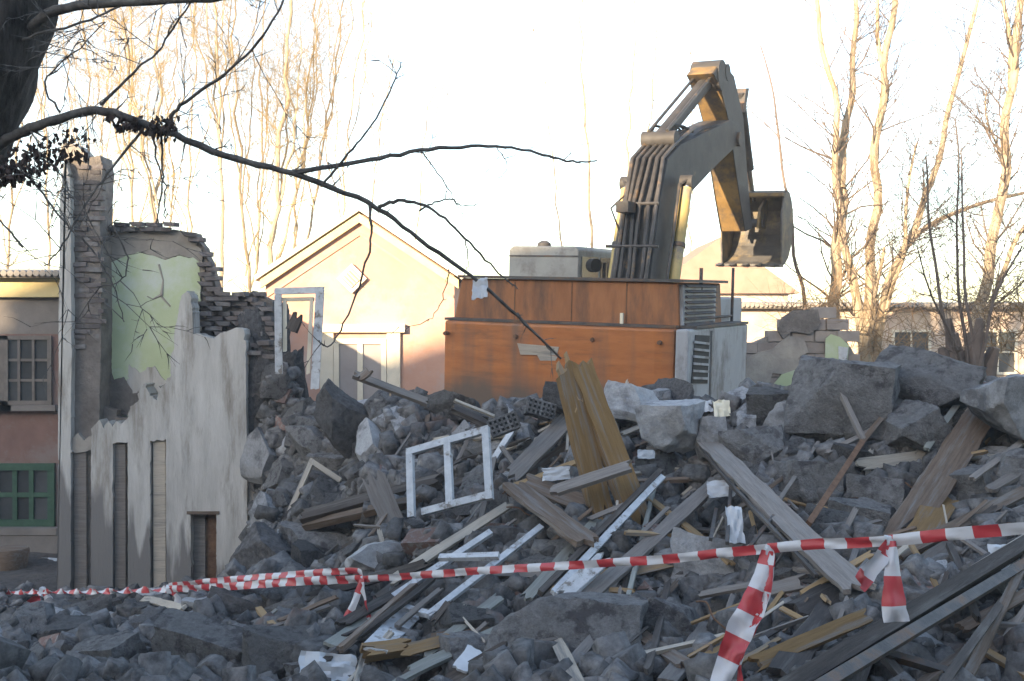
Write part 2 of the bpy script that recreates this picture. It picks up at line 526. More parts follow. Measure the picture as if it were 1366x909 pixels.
amp = np.clip((HH + .6) / 0.9, 0, 1)
HH = HH + amp * (vnoise(XX, YY, 1.3, 1) * .34 + vnoise(XX, YY, 3.1, 2) * .17 + vnoise(XX, YY, 6.7, 3) * .07)

def hz(x, y):
    i = int(np.clip(np.searchsorted(GX, x) - 1, 0, len(GX) - 2))
    j = int(np.clip(np.searchsorted(GY, y) - 1, 0, len(GY) - 2))
    a = (x - GX[i]) / (GX[i + 1] - GX[i])
    b = (y - GY[j]) / (GY[j + 1] - GY[j])
    return float((HH[j, i] * (1 - a) + HH[j, i + 1] * a) * (1 - b) + (HH[j + 1, i] * (1 - a) + HH[j + 1, i + 1] * a) * b)

def hn(x, y, e=0.25):
    return Vector((hz(x - e, y) - hz(x + e, y), hz(x, y - e) - hz(x, y + e), 2 * e)).normalized()

YS = np.arange(3.6, 30, .03)
def hit(px, py):
    """where the line through this pixel meets the heap"""
    d = ray(px, py)
    d = d / d.y
    xs, zs = d.x * YS, CAM.z + d.z * YS
    i = np.clip(np.searchsorted(GX, xs) - 1, 0, len(GX) - 2)
    j = np.clip(np.searchsorted(GY, YS) - 1, 0, len(GY) - 2)
    a = (xs - GX[i]) / (GX[i + 1] - GX[i])
    b = (YS - GY[j]) / (GY[j + 1] - GY[j])
    h = (HH[j, i] * (1 - a) + HH[j, i + 1] * a) * (1 - b) + (HH[j + 1, i] * (1 - a) + HH[j + 1, i + 1] * a) * b
    k = int(np.argmax(zs < h))
    Y = float(YS[k]) if zs[k] < h[k] else 13.0
    return CAM + d * Y

def hitl(px, py, lift):
    """a point this far clear of the heap surface"""
    return at(px, py, hit(px, py).y - lift * 2.6)

nxg, nyg = len(GX), len(GY)
gme = bpy.data.meshes.new('ground')
vv = np.stack([XX, YY, HH], -1).reshape(-1, 3)
idx = (np.arange(nyg - 1)[:, None] * nxg + np.arange(nxg - 1)[None]).ravel()
ff = np.stack([idx, idx + 1, idx + 1 + nxg, idx + nxg], 1)
gme.from_pydata(vv.tolist(), [], ff.tolist())
gme.polygons.foreach_set('use_smooth', [True] * len(gme.polygons))
gme.materials.append(MATS['dirt'])
ground = bpy.data.objects.new('ground', gme)
COL.objects.link(ground)
tag(ground, 'grey dusty ground rising into the demolition heap', kind='structure')

# ------------------------------------------------------------------ unseen houses behind the photographer, ridges shaped to throw the long evening shade
def shade_house(x0, x1, h_eave, h_ridge, label):
    t = empty('shade_house', ((x0 + x1) / 2, -18, 0), label, 'house', 'unseen shade houses behind the photographer')
    hw = (x1 - x0) / 2
    MB().box((-hw + .01, -4, -1), (hw - .01, 4, h_eave)).build('wall', 'long_wall', t)
    MB().prism([(-4.5, h_eave + .01), (4.5, h_eave + .01), (0, h_ridge)], -hw, hw, 'x').build('roof', 'sheet_roof', t)
    fm, gm = MB().box((-.6, -.06, -.8), (.6, .05, .8)).mesh('window', 'cream_trim'), MB().box((-.5, .03, -.7), (.5, .075, .7)).mesh('pane', 'glass_dark')
    n = max(1, int((x1 - x0) / 3))
    for i in range(n):
        for z in (2.2, 5.4, 8.4):
            if z + 1 < h_eave:
                wd = inst('window', fm, t, Matrix.Translation((-hw + (i + .5) * 2 * hw / n, 4.02, z)))
                inst('pane', gm, wd)
    return t
shade_house(-90, -32.5, 12.4, 15.0, 'unseen pale shade house at the far end of the row behind')
shade_house(-32.5, -27.5, 14.0, 16.5, 'unseen tall narrow pale shade house between two others in the row behind')  # extra height set to keep the ruined wall shaded
shade_house(-27.5, 30, 13.2, 15.95, 'unseen long pale shade house closing the row behind')

# ------------------------------------------------------------------ background buildings
def window_grid(parent, cx, cz, y, wd, ht, nx, nz, frame, fr=.07, mun=.045, glass='glass_dark'):
    """frame > panes and bars; the wall face lies at y, the camera side is -y"""
    f = MB()
    f.box((cx - wd / 2, y - .06, cz - ht / 2), (cx - wd / 2 + fr, y + .1, cz + ht / 2))
    f.box((cx + wd / 2 - fr, y - .06, cz - ht / 2), (cx + wd / 2, y + .1, cz + ht / 2))
    f.box((cx - wd / 2 + fr, y - .06, cz - ht / 2), (cx + wd / 2 - fr, y + .1, cz - ht / 2 + fr))
    f.box((cx - wd / 2 + fr, y - .06, cz + ht / 2 - fr), (cx + wd / 2 - fr, y + .1, cz + ht / 2))
    wo_ = f.build('window', frame, parent)
    iw, ih = wd - 2 * fr, ht - 2 * fr
    for i in range(1, nx):
        x = cx - iw / 2 + iw * i / nx
        MB().box((x - mun / 2, y - .045, cz - ih / 2), (x + mun / 2, y + .03, cz + ih / 2)).build('mullion', frame, wo_)
    for k in range(1, nz):
        z = cz - ih / 2 + ih * k / nz
        MB().box((cx - iw / 2, y - .04, z - mun / 2), (cx + iw / 2, y + .025, z + mun / 2)).build('muntin', frame, wo_)
    pw, ph = iw / nx, ih / nz
    pm = MB().box((-pw / 2, -.01, -ph / 2), (pw / 2, .01, ph / 2)).mesh('pane', glass)
    for i in range(nx):
        for k in range(nz):
            q = inst('pane', pm, wo_)
            q.location = (cx - iw / 2 + pw * (i + .5), y + .005, cz - ih / 2 + ph * (k + .5))
            q.rotation_euler = (random.uniform(-.02, .02), 0, random.uniform(-.02, .02))
    return wo_

# old two-storey house at the left
def P2(px, py, Y):
    p = at(px, py, Y)
    return p.x, p.z
YL = 19.8
lh = empty('old_house', (0, 0, 0), 'old pink and grey walled house with gridded windows behind the ruined wall', 'house')
xr = P2(118, 400, YL)[0]
xl = P2(-260, 400, YL)[0]
z_e, z_y = P2(40, 372, YL)[1], P2(40, 397, YL)[1]
z_g = P2(40, 446, YL)[1]
MB().box((xl, YL, -.8), (xr, YL + 7, z_g)).build('wall', 'old_wall', lh)
MB().box((xl, YL + .02, z_g + .002), (xr, YL + 7, z_y)).build('wall', 'grey_wall', lh)
MB().box((xl, YL - .12, z_y + .002), (xr + .1, YL + 7, z_e)).build('cornice', 'yellow_trim', lh)
rf = MB().prism([(YL - .35, z_e + .003), (YL + 7.4, z_e + .003), (YL + 7.4, z_e + .12), (YL + 3.5, z_e + .35), (YL - .35, z_e + .07)], xl - .2, xr + .3, 'x').build('roof', 'sheet_roof', lh)
em = MB().tube([(0, 0, 0), (0, .9, .0)], .055, 8).mesh('roof_tile', 'sheet_roof')
for i in range(int((xr + .25 - P2(-40, 372, YL)[0]) / .11)):
    inst('roof_tile', em, rf, Matrix.Translation((P2(-40, 372, YL)[0] + i * .11, YL - .42, z_e + .075)))
for cx in (-22, 36, 95):
    a, b = P2(cx - 34, 540, YL), P2(cx + 34, 448, YL)
    if b[0] < xr - .1:
        window_grid(lh, (a[0] + b[0]) / 2, (a[1] + b[1]) / 2, YL - .0, b[0] - a[0], b[1] - a[1], 3, 3, 'grey_frame')
        s = MB().box((a[0] - .1, YL - .16, a[1] - .1), (b[0] + .1, YL + .05, a[1] - .004)).build('sill', 'grey_wall', lh)
for cx in (-62, 34):
    a, b = P2(cx - 44, 702, YL), P2(cx + 40, 618, YL)
    window_grid(lh, (a[0] + b[0]) / 2, (a[1] + b[1]) / 2, YL - .0, b[0] - a[0], b[1] - a[1], 3, 2, 'green_frame', .12, .08)
    MB().box((a[0] - .1, YL - .22, a[1] - .12), (b[0] + .1, YL + .05, a[1] - .004)).build('sill', 'grey_wall', lh)
MB().box((xl, YL - .2, -.8), (xr, YL - .003, P2(0, 712, YL)[1])).build('plinth', 'grey_wall', lh)

# gabled house in the sun
YH = 26.0
gh = empty('gabled_house', (0, 0, 0), 'pink stucco house with steep sunlit gable behind the orange excavator', 'house')
ax, az = P2(480, 284, YH)
ex, ez = P2(606, 368, YH)
hw = ex - ax
MB().prism([(ax - hw, -.8), (ex, -.8), (ex, ez), (ax, az), (ax - hw, ez)], YH, YH + 8, 'y').build('wall', 'pink_stucco', gh)
sl_ = (az - ez) / hw
for s in (-1, 1):
    o_ = .22
    rp_ = [(ax, az + .03), (ax + s * (hw + o_), ez - sl_ * o_ + .03), (ax + s * (hw + o_), ez - sl_ * o_ + .15), (ax, az + .16)]
    MB().prism(rp_, YH - .16, YH + 8.3, 'y').build('roof', 'cream_trim', gh)
    for j, (dz, dy, th) in enumerate(((-.03, .12, .2), (-.46, .03, .06))):
        bp_ = [(ax, az + dz), (ax + s * (hw + .1 - j * .12), az + dz - sl_ * (hw + .1 - j * .12)), (ax + s * (hw + .1 - j * .12), az + dz - th - sl_ * (hw + .1 - j * .12)), (ax, az + dz - th)]
        MB().prism(bp_, YH - dy, YH - .002 - .0 if j else YH - .003, 'y').build('bargeboard', 'pink_stucco' if j else 'yellow_trim', gh)
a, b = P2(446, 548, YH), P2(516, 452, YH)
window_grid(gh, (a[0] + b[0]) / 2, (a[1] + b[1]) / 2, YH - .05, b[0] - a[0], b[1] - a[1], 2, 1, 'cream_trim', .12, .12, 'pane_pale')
for x in (a[0] - .16, b[0] + .16):
    MB().box((x - .15, YH - .09, a[1] - .3), (x + .15, YH - .002, b[1] + .14)).build('window_surround', 'cream_trim', gh)
MB().box((a[0] - .42, YH - .16, b[1] + .145), (b[0] + .42, YH - .002, b[1] + .33)).build('window_head', 'cream_trim', gh)
c = P2(470, 372, YH)
dm = MB().box((-.24, -.1, -.24), (.24, 0, .24)).build('attic_vent', 'cream_trim', gh)
dm.location = (c[0], YH - .01, c[1])
dm.rotation_euler = (0, R(45), 0)
dm2 = MB().box((-.16, -.115, -.16), (.16, -.102, .16)).build('vent_panel', 'pink_stucco', dm)
for k in range(4):
    MB().box((-.15, -.13, -.13 + k * .08), (.15, -.116, -.10 + k * .08)).build('vent_slat', 'cream_trim', dm)

# long sunlit building at the right
YR = 31.0
lb = empty('long_building', (0, 0, 0), 'long low pale building with scalloped eave line behind the bare trees', 'building')
x0, zt = P2(985, 412, YR)
x1 = P2(1620, 412, YR)[0]
MB().box((x0, YR, -.5), (x1, YR + 6, zt)).build('wall', 'long_wall', lb)
rf = MB().prism([(YR - .3, zt + .004), (YR + 6.3, zt + .004), (YR + 3, zt + .25), (YR - .3, zt + .06)], x0 - .2, x1, 'x').build('roof', 'sheet_roof', lb)
em = MB().tube([(0, 0, 0), (0, .8, .02)], .06, 8).mesh('roof_tile', 'sheet_roof')
for i in range(70):
    inst('roof_tile', em, rf, Matrix.Translation((x0 + .05 + i * .125, YR - .38, zt + .09)))
for px in (1215, 1330):
    a, b = P2(px - 26, 500, YR), P2(px + 26, 440, YR)
    window_grid(lb, (a[0] + b[0]) / 2, (a[1] + b[1]) / 2, YR - .02, b[0] - a[0], b[1] - a[1], 2, 2, 'cream_trim')

# far brown gable between boom and bucket
YF = 44.0
fh = empty('far_house', (0, 0, 0), 'far brown gable roof showing between boom cylinder and bucket', 'house')
ax, az = P2(962, 316, YF)
zb = P2(962, 392, YF)[1]
MB().prism([(ax - 2.6, -.8), (ax + 2.6, -.8), (ax + 2.6, zb), (ax - 2.6, zb)], YF, YF + 5.9, 'y').build('wall', 'long_wall', fh)
MB().prism([(ax - 3.0, zb + .004), (ax + 3.0, zb + .004), (ax, az)], YF - .3, YF + 6, 'y').build('roof', 'brown_roof', fh)

# broken block wall right of the excavator
YB = 20.0
bw = empty('broken_block_wall', (0, 0, 0), 'broken pale block wall with pale green plaster remnants right of the excavator', 'wall')
xa, xb = P2(992, 500, YB)[0], P2(1150, 500, YB)[0]
bl, bh = .40, .205
bmesh_blocks = [MB().box((-bl / 2 + .008, -.15, -bh / 2 + .008), (bl / 2 - .008, .15, bh / 2 - .008)).mesh('block', 'block', bevel=.008),
                MB().box((-bl / 4 + .008, -.15, -bh / 2 + .008), (bl / 4 - .008, .15, bh / 2 - .008)).mesh('block', 'block', bevel=.008)]
for r_ in range(26):
    z = -.2 + r_ * bh
    px = 992
    top_here = lambda X: np.interp((X), [P2(q, 450, YB)[0] for q in (990, 1030, 1050, 1090, 1110, 1130, 1148)],
                                   [P2(q, v, YB)[1] for q, v in ((990, 448), (1030, 436), (1050, 418), (1090, 416), (1110, 405), (1130, 424), (1148, 470))])
    x = xa + (bl / 2 if r_ % 2 else 0)
    while x < xb:
        if z + bh / 2 < top_here(x) + random.uniform(-.1, .08):
            o = inst('block', bmesh_blocks[0], bw)
            o.location = (x + random.uniform(-.01, .01), YB + random.uniform(-.03, .02), z)
            o.rotation_euler = (0, random.uniform(-.006, .006), random.uniform(-.012, .012))
        x += bl
MB().prism([(xa, -.4), (xb, -.4), (xb - .1, P2(1140, 480, YB)[1]), (P2(1110, 420, YB)[0], P2(1110, 420, YB)[1] - .1), (P2(1050, 430, YB)[0], P2(1050, 430, YB)[1] - .1), (xa, P2(990, 455, YB)[1] - .1)],
           YB - .10, YB + .12, 'y').build('mortar_bed', 'bare_plaster', bw)
def patch(parent, pts, Y, th, m, name='plaster'):
    q = [P2(px, py, Y) for px, py in pts]
    return MB().prism(q, Y - th, Y, 'y').build(name, m, parent)
patch(bw, [(993, 530), (996, 478), (1012, 470), (1030, 466), (1050, 448), (1072, 452), (1078, 470), (1064, 478), (1070, 492), (1052, 500), (1030, 498), (1024, 520), (1010, 532)], YB - .155, .025, 'bare_plaster')
patch(bw, [(1036, 440), (1042, 424), (1058, 414), (1090, 413), (1094, 432), (1080, 446), (1056, 442), (1044, 452)], YB - .155, .05, 'adobe')
patch(bw, [(1101, 452), (1108, 446), (1120, 450), (1132, 461), (1130, 480), (1118, 492), (1100, 490)], YB - .18, .03, 'green_plaster')
patch(bw, [(1030, 515), (1042, 500), (1060, 494), (1068, 490), (1062, 520), (1045, 535), (1032, 540)], YB - .18, .03, 'green_plaster')
patch(bw, [(1118, 462), (1131, 464), (1129, 484), (1119, 489)], YB - .215, .02, 'frame_white', 'whitewash')

# ------------------------------------------------------------------ the ruined wall
YW = 17.0
rw = empty('ruined_wall', (0, 0, 0), 'tall ruined house wall of peeling whitewash around a pale green room', 'wall')
def jag(pts, n=6, a=.05):
    """ragged version of an open polyline of (x,z): uneven steps, coarse and fine"""
    out = []
    for (x0, z0), (x1, z1) in zip(pts[:-1], pts[1:]):
        L = math.hypot(x1 - x0, z1 - z0)
        t = 0.0
        while t < 1:
            k = (a if t else 0) * (.3 if abs(z1 - z0) > 4 * abs(x1 - x0) and L > .6 else 1)
            g = random.gauss(0, 1) * k * (1.4 if random.random() < .15 else .45)
            out.append((x0 + (x1 - x0) * t - (z1 - z0) / L * g, z0 + (z1 - z0) * t + (x1 - x0) / L * g))
            t += random.choice((.025, .04, .08, .14)) / L
    out.append(pts[-1])
    return out
W = lambda px, py: P2(px, py, YW)
zg0 = -.8
def wx(px): return W(px, 700)[0]
# front skin: one comb-shaped outline, the slots and the low door run down to the ground
def panel(seq, y0, y1, m, name='plaster', a=.022):
    pts = [W(px, py) for px, py in seq]
    q = jag(pts + [pts[0]], a=a)[:-1]
    return MB().prism(q, y0, y1, 'y').build(name, m, rw)
panel([(77, 822), (96, 822), (96, 600), (97, 480), (96, 330), (95, 240), (88, 215), (82, 260), (80, 420), (79, 600)], YW - .05, YW + .40, 'limewash')
panel([(122, 822), (151, 822), (151, 592), (171, 590), (171, 822), (201, 822), (201, 588), (222, 586), (222, 822), (255, 822), (255, 684), (289, 684), (289, 822), (331, 822),
       (330, 640), (328, 470), (326, 440), (316, 437), (298, 444), (285, 452), (268, 446), (258, 446), (256, 398), (250, 388), (242, 396), (236, 430), (233, 462), (228, 480), (229, 500), (220, 512), (212, 515), (210, 534), (200, 528), (194, 512), (186, 518), (184, 536), (174, 542), (171, 558), (162, 566), (156, 562), (150, 570), (145, 562), (140, 572), (133, 560), (122, 572)], YW - .02, YW + .38, 'limewash')
panel([(94, 604), (123, 600), (124, 582), (112, 588), (104, 578), (95, 584)], YW + .0, YW + .36, 'bare_plaster')
panel([(331, 706), (350, 706), (351, 650), (349, 602), (340, 596), (331, 600)], YW + .05, YW + .42, 'bare_plaster')
panel([(330, 822), (348, 822), (347, 706), (332, 706)], YW + .12, YW + .42, 'adobe')
panel([(330, 600), (345, 598), (340, 520), (330, 450)], YW + .15, YW + .5, 'adobe')
# backing wall with the green room face set back
panel([(118, 822), (262, 822), (262, 400), (258, 330), (246, 306), (200, 300), (126, 296)], YW + .62, YW + .95, 'adobe', 'backing_wall', .015)
panel([(127, 560), (240, 560), (250, 430), (254, 380), (250, 345), (225, 338), (205, 344), (170, 334), (148, 340), (127, 346)], YW + .575, YW + .618, 'green_plaster', 'painted_plaster', .02)
panel([(126, 345), (150, 339), (170, 333), (205, 343), (225, 337), (250, 344), (254, 372), (259, 372), (256, 335), (244, 309), (200, 303), (126, 300)], YW + .585, YW + .618, 'bare_plaster', 'bare_plaster', .02)
panel([(127, 560), (180, 555), (178, 520), (160, 528), (148, 505), (134, 508), (127, 480)], YW + .55, YW + .573, 'adobe', 'bare_plaster', .03)
panel([(222, 560), (250, 560), (256, 440), (252, 420), (238, 470), (233, 500)], YW + .545, YW + .572, 'limewash', 'plaster', .03)
panel([(152, 530), (232, 530), (228, 498), (205, 510), (190, 490), (170, 500), (155, 488)], YW + .558, YW + .574, 'limewash', 'plaster', .03)
# cracks and a ragged hole in the green face (deep grooves with their own depth)
for pts in ([(196, 350), (202, 372), (200, 392), (188, 398), (180, 394)], [(248, 392), (243, 420), (236, 450), (238, 470), (232, 500)], [(200, 395), (212, 408)]):
    MB().tube([Vector((W(a, b)[0], YW + .572, W(a, b)[1])) for a, b in pts], [.018, .012, .03, .012, .008][:len(pts)], 5).build('crack', 'bare_plaster', rw)
# tall pier at the left edge
pier = panel([(95, 822), (131, 822), (129, 560), (132, 430), (130, 300), (133, 225), (130, 206), (112, 210), (100, 198), (88, 207), (92, 300), (94, 560)], YW + .1, YW + .62, 'adobe', 'pier', .02)
cap = panel([(82, 214), (110, 216), (112, 205), (100, 192), (84, 190), (76, 200)], YW + .02, YW + .5, 'bare_plaster', 'pier_cap', .03)
PIER = True
# bricks of the broken edge, stair-stepped down to the right, and along the top
brick_me = [MB().box((-.125, -.06, -.0325), (.125, .06, .0325)).mesh('brick', 'wall_brick', bevel=.006)]
for s_ in (1, 2):
    b_ = MB().box((-.125 + .04 * s_, -.06, -.0325), (.125, .06, .0325))
    b_.v = [(x - (.03 if (x < 0 and z > 0) else 0) * s_, y, z) for x, y, z in b_.v]
    brick_me.append(b_.mesh('brick', 'wall_brick', bevel=.006))
stair_px = [(133, 292), (215, 288), (222, 304), (252, 304), (256, 318), (264, 318), (266, 345), (274, 348), (276, 380), (300, 386), (330, 390), (340, 392), (352, 398), (356, 430), (362, 450)]
sx_, sz_ = zip(*[W(a, b) for a, b in stair_px])
low_px = [(133, 301), (215, 300), (247, 310), (258, 345), (258, 450), (300, 452), (330, 455), (362, 470)]
lx_, lz_ = zip(*[W(a, b) for a, b in low_px])
nb = 0
for r_ in range(70):
    z = W(0, 520)[1] + r_ * .076
    x = W(133, 400)[0] + (.13 if r_ % 2 else 0)
    while x < W(360, 400)[0]:
        zt_, zl_ = np.interp(x, sx_, sz_), np.interp(x, lx_, lz_)
        if x > W(258, 400)[0]:
            zl_ = W(0, 500)[1]
        if zl_ - .05 < z < zt_ and random.random() < (.9 if z < zt_ - .1 else .6):
            o = inst('brick', random.choice(brick_me), rw)
            edge = z > zt_ - .12
            o.location = (x + random.uniform(-.012, .012), YW + .55 + random.uniform(-.10, .05), z + random.uniform(-.006, .006))
            o.rotation_euler = (random.uniform(-.04, .04), random.uniform(-.05, .05) * (2 if edge else 1), random.uniform(-.28, .28) * (2.5 if edge else 1))
            nb += 1
        x += .262
panel([(258, 560), (356, 560), (352, 400), (335, 392), (300, 394), (276, 392), (268, 360), (258, 330)], YW + .60, YW + .95, 'adobe', 'backing_wall', .02)
for r_ in range(40):
    z = W(0, 470)[1] + r_ * .077
    if z > W(0, 214)[1]: break
    for c_ in range(2):
        if random.random() < .3: continue
        o = inst('brick', random.choice(brick_me), rw)
        o.location = (W(104, 0)[0] + c_ * .22 - .07 * (r_ % 2) + random.uniform(-.02, .02), YW + .135 + random.uniform(-.02, .03), z)
        o.rotation_euler = (random.uniform(-.05, .05), random.uniform(-.05, .05), random.uniform(-.15, .15))
panel([(128, 660), (225, 660), (225, 560), (196, 545), (180, 556), (150, 560), (128, 540)], YW + .30, YW + .5, 'adobe', 'backing_wall', .03)
for (px, py, w_, h_, dy, sd_) in ((372, 610, .95, 3.3, .55, 5), (352, 480, .75, 1.5, .75, 6), (398, 690, .8, 2.0, .0, 8)):
    cm_ = chunk_mesh('masonry_core', 4000 + sd_, (w_, .7, h_), 'dark_mortar', 26, 4, .14, .6, .035)
    co = inst('masonry_core', cm_, rw)
    co.location = at(px, py, YW + dy)
    co.rotation_euler = (0, -.06, .2)
rb_ = random.Random(17)
for i in range(46):
    px, py = rb_.uniform(334, 405), rb_.uniform(455, 700)
    if px > 350 + (py - 440) * .3: continue
    o = inst('brick', rb_.choice(brick_me), rw)
    o.location = at(px, py, YW + .18 + rb_.uniform(-.06, .05))
    o.rotation_euler = (rb_.uniform(-.2, .2), rb_.uniform(-.25, .25), rb_.uniform(-.5, .5))
# timber posts standing in the slots, dark panel painted as the unlit room behind, small door
for a, b_, y0 in ((97, 114, .04), (151.5, 166, .05), (203, 220, .04)):
    MB().box((wx(a), YW + y0, zg0), (wx(b_), YW + y0 + .2, W(a, 592 if a < 190 else 586)[1])).build('post', 'wood_pale' if a == 203 else 'wood_grey', rw, bevel=.012)
MB().box((wx(113), YW + .40, zg0), (wx(123), YW + .46, W(0, 600)[1])).build('jamb', 'grey_frame', rw)
MB().box((wx(90), YW + .52, zg0), (wx(335), YW + .56, W(0, 560)[1])).build('dark_room_panel', 'dark_mortar', rw)
dr = MB().box((wx(270), YW + .2, zg0), (wx(290), YW + .26, W(0, 690)[1])).build('door', 'rust', rw)
for k in range(3):
    MB().box((wx(273.5), YW + .185, W(0, 772)[1] + k * .36), (wx(285), YW + .199, W(0, 772)[1] + .28 + k * .36)).build('door_panel', 'rust', dr, bevel=.01)
MB().box((wx(255), YW + .14, zg0), (wx(270), YW + .22, W(0, 686)[1])).build('door_lining', 'wood_grey', rw)
MB().box((wx(250), YW - .035, W(0, 686)[1]), (wx(293), YW + .2, W(0, 682)[1])).build('lintel', 'wood_brown', rw)

# ------------------------------------------------------------------ excavator
TH, ROLL, NOSE = R(27), R(2.1), R(1.7)
fwd = Vector((math.sin(TH), math.cos(TH), 0))
rgt = Vector((math.cos(TH), -math.sin(TH), 0))
rgt2 = rgt * math.cos(ROLL) - Vector((0, 0, 1)) * math.sin(ROLL)
up2 = Vector((0, 0, 1)) * math.cos(ROLL) + rgt * math.sin(ROLL)
fwd, up2 = fwd * math.cos(NOSE) + up2 * math.sin(NOSE), up2 * math.cos(NOSE) - fwd * math.sin(NOSE)
RM = Matrix((rgt2, fwd, up2)).transposed()
CORN = Vector((1.75, -2.9, 2.65))
EO = at(912, 437, 14.0) - RM @ CORN
ex_ = empty('excavator', EO, 'orange and grey crawler excavator standing on the rubble with boom raised', 'excavator')
ex_.rotation_euler = RM.to_euler()

def LX(px, py, lx):
    """local (y, z) where the line through a pixel meets the machine's plane x = lx"""
    d = ray(px, py)
    P0 = EO + rgt2 * lx
    s = (P0 - CAM).dot(rgt2) / d.dot(rgt2)
    q = RM.transposed() @ (CAM + d * s - EO)
    return q.y, q.z

def LY(px, py, ly):
    d = ray(px, py)
    P0 = EO + fwd * ly
    s = (P0 - CAM).dot(fwd) / d.dot(fwd)
    q = RM.transposed() @ (CAM + d * s - EO)
    return q.x, q.z

# undercarriage
for sx in (-1, 1):
    prof = []
    for (cy, r0) in ((2.0, .45), (-2.0, .45)):
        for k in range(9):
            a = math.pi / 2 - math.pi * k / 8 if cy > 0 else -math.pi / 2 - math.pi * k / 8
            prof.append((cy + r0 * math.cos(a), .45 + r0 * math.sin(a)))
    tr = MB().prism(prof, sx * 1.3 - .3, sx * 1.3 + .3, 'x').build('track', 'steel_dark', ex_)
    for k in range(24):
        y = -2.0 + k * 4.0 / 23
        MB().box((sx * 1.3 - .31, y - .06, .9), (sx * 1.3 + .31, y + .06, .935)).build('track_pad', 'steel_dark', tr)
MB().box((-1.0, -1.2, .35), (1.0, 1.2, .85)).build('undercarriage', 'steel_dark', ex_)
MB().tube([(0, 0, .85), (0, 0, 1.12)], .75, 24).build('slew_ring', 'steel_dark', ex_)
MB().box((-1.55, -2.2, 1.12), (1.55, 1.7, 1.42)).build('deck', 'grey_paint', ex_, bevel=.03)
# counterweight: slightly bulged rear, rounded corners
cwp = []
for x, y in ((-1.79, -1.7), (-1.79, -2.62), (-1.70, -2.80), (-1.5, -2.87), (0, -2.93), (1.38, -2.90), (1.62, -2.86), (1.62, -1.7)):
    cwp.append((x, y))
cw = MB().prism(cwp, 1.25, 2.62, 'z').build('counterweight', 'orange_paint', ex_, bevel=.035)
MB().box((-1.74, -2.75, 2.625), (1.6, -1.75, 2.66)).build('counterweight_lid', 'steel_dark', ex_)
# worn patch of pale paint on the counterweight
for (a, b_, c_, d_) in ((690, 746, 461, 473), (716, 744, 474, 481)):
    q0, q1 = LY(a, d_, -2.93), LY(b_, c_, -2.93)
    MB().prism([(q0[0] + .05, q0[1]), (q1[0] - .03, q0[1] + .01), (q1[0], q1[1] - .02), (q0[0], q1[1])], -2.938, -2.925, 'y').build('worn_marking', 'wood_pale', cw)
# engine hood with sloped left end
q = [LY(604, 432, -2.6), LY(906, 437, -2.6), LY(904, 377, -2.6), LY(616, 371, -2.6)]
hood = MB().prism(q, -2.6, -.75, 'y').build('engine_hood', 'faded_orange', ex_, bevel=.025)
MB().prism([(q[3][0] - .03, q[3][1] + .002), (q[2][0] + .1, q[2][1] + .002), (q[2][0] + .1, q[2][1] + .04), (q[3][0] - .03, q[3][1] + .04)], -2.66, -.72, 'y').build('hood_lid', 'steel_dark', ex_)
for px in (686, 762, 835):
    a, b_ = LY(px, 434, -2.6), LY(px, 376, -2.6)
    MB().box((a[0] - .006, -2.606, a[1]), (a[0] + .006, -2.598, b_[1])).build('panel_seam', 'rust', hood)
MB().box((LY(843, 0, -2.6)[0] - .02, -2.70, q[1][1] + .02), (LY(843, 0, -2.6)[0] + .02, -2.66, q[1][1] + .16)).build('latch', 'scrap_yellow', ex_)
for x in (-1.3, 1.2):
    MB().tube([(x - .08, -2.4, 2.655), (x - .07, -2.4, 2.73), (x + .07, -2.4, 2.73), (x + .08, -2.4, 2.655)], .02, 6).build('lifting_eye', 'steel_dark', cw)
for x in (-1.62, -.55, .55, 1.45):
    for z in (1.5, 2.45):
        MB().tube([(x, -2.86, z), (x, -2.95, z)], .028, 6).build('bolt', 'rust', cw)
MB().box((-.25, -2.99, 1.3), (.25, -2.9, 1.55)).build('tow_bracket', 'steel_dark', cw, bevel=.01)
# louvred side of the hood
hx = q[2][0]
lv = MB().box((hx + .003, -2.55, q[1][1] - .05), (hx + .06, -1.15, q[2][1] - .03)).build('louvre_panel', 'grey_paint', ex_, bevel=.01)
for k in range(8):
    z = q[1][1] + .04 + k * .07
    Mr = Matrix.Translation((hx + .07, -1.85, z)) @ Matrix.Rotation(R(35), 4, 'Y')
    MB().box((-.025, -.62, -.006), (.035, .62, .006), Mr).build('louvre_slat', 'steel_dark', lv)
# grey right flank
fl = MB().prism([(-2.87, 1.3), (-.2, 1.3), (-.15, 2.62), (-2.85, 2.62)], 1.63, 1.80, 'x').build('side_panel', 'grey_paint', ex_, bevel=.03)
MB().prism([(-2.60, 2.625), (-.2, 2.625), (-.2, 2.66), (-2.60, 2.66)], 1.45, 1.82, 'x').build('side_step', 'steel_dark', ex_)
for y in (-1.95, -1.9):
    MB().box((1.80, y, 1.35), (1.806, y + .015, 2.58)).build('panel_seam', 'steel_dark', fl)
gr = MB().prism([(-2.72, 1.95), (-2.05, 1.9), (-2.0, 2.52), (-2.6, 2.55)], 1.798, 1.81, 'x').build('grille', 'rubber', ex_)
for k in range(6):
    z = 2.0 + k * .09
    MB().prism([(-2.68, z), (-2.05, z - .05), (-2.05, z - .02), (-2.68, z + .03)], 1.812, 1.83, 'x').build('grille_bar', 'grey_paint', gr)
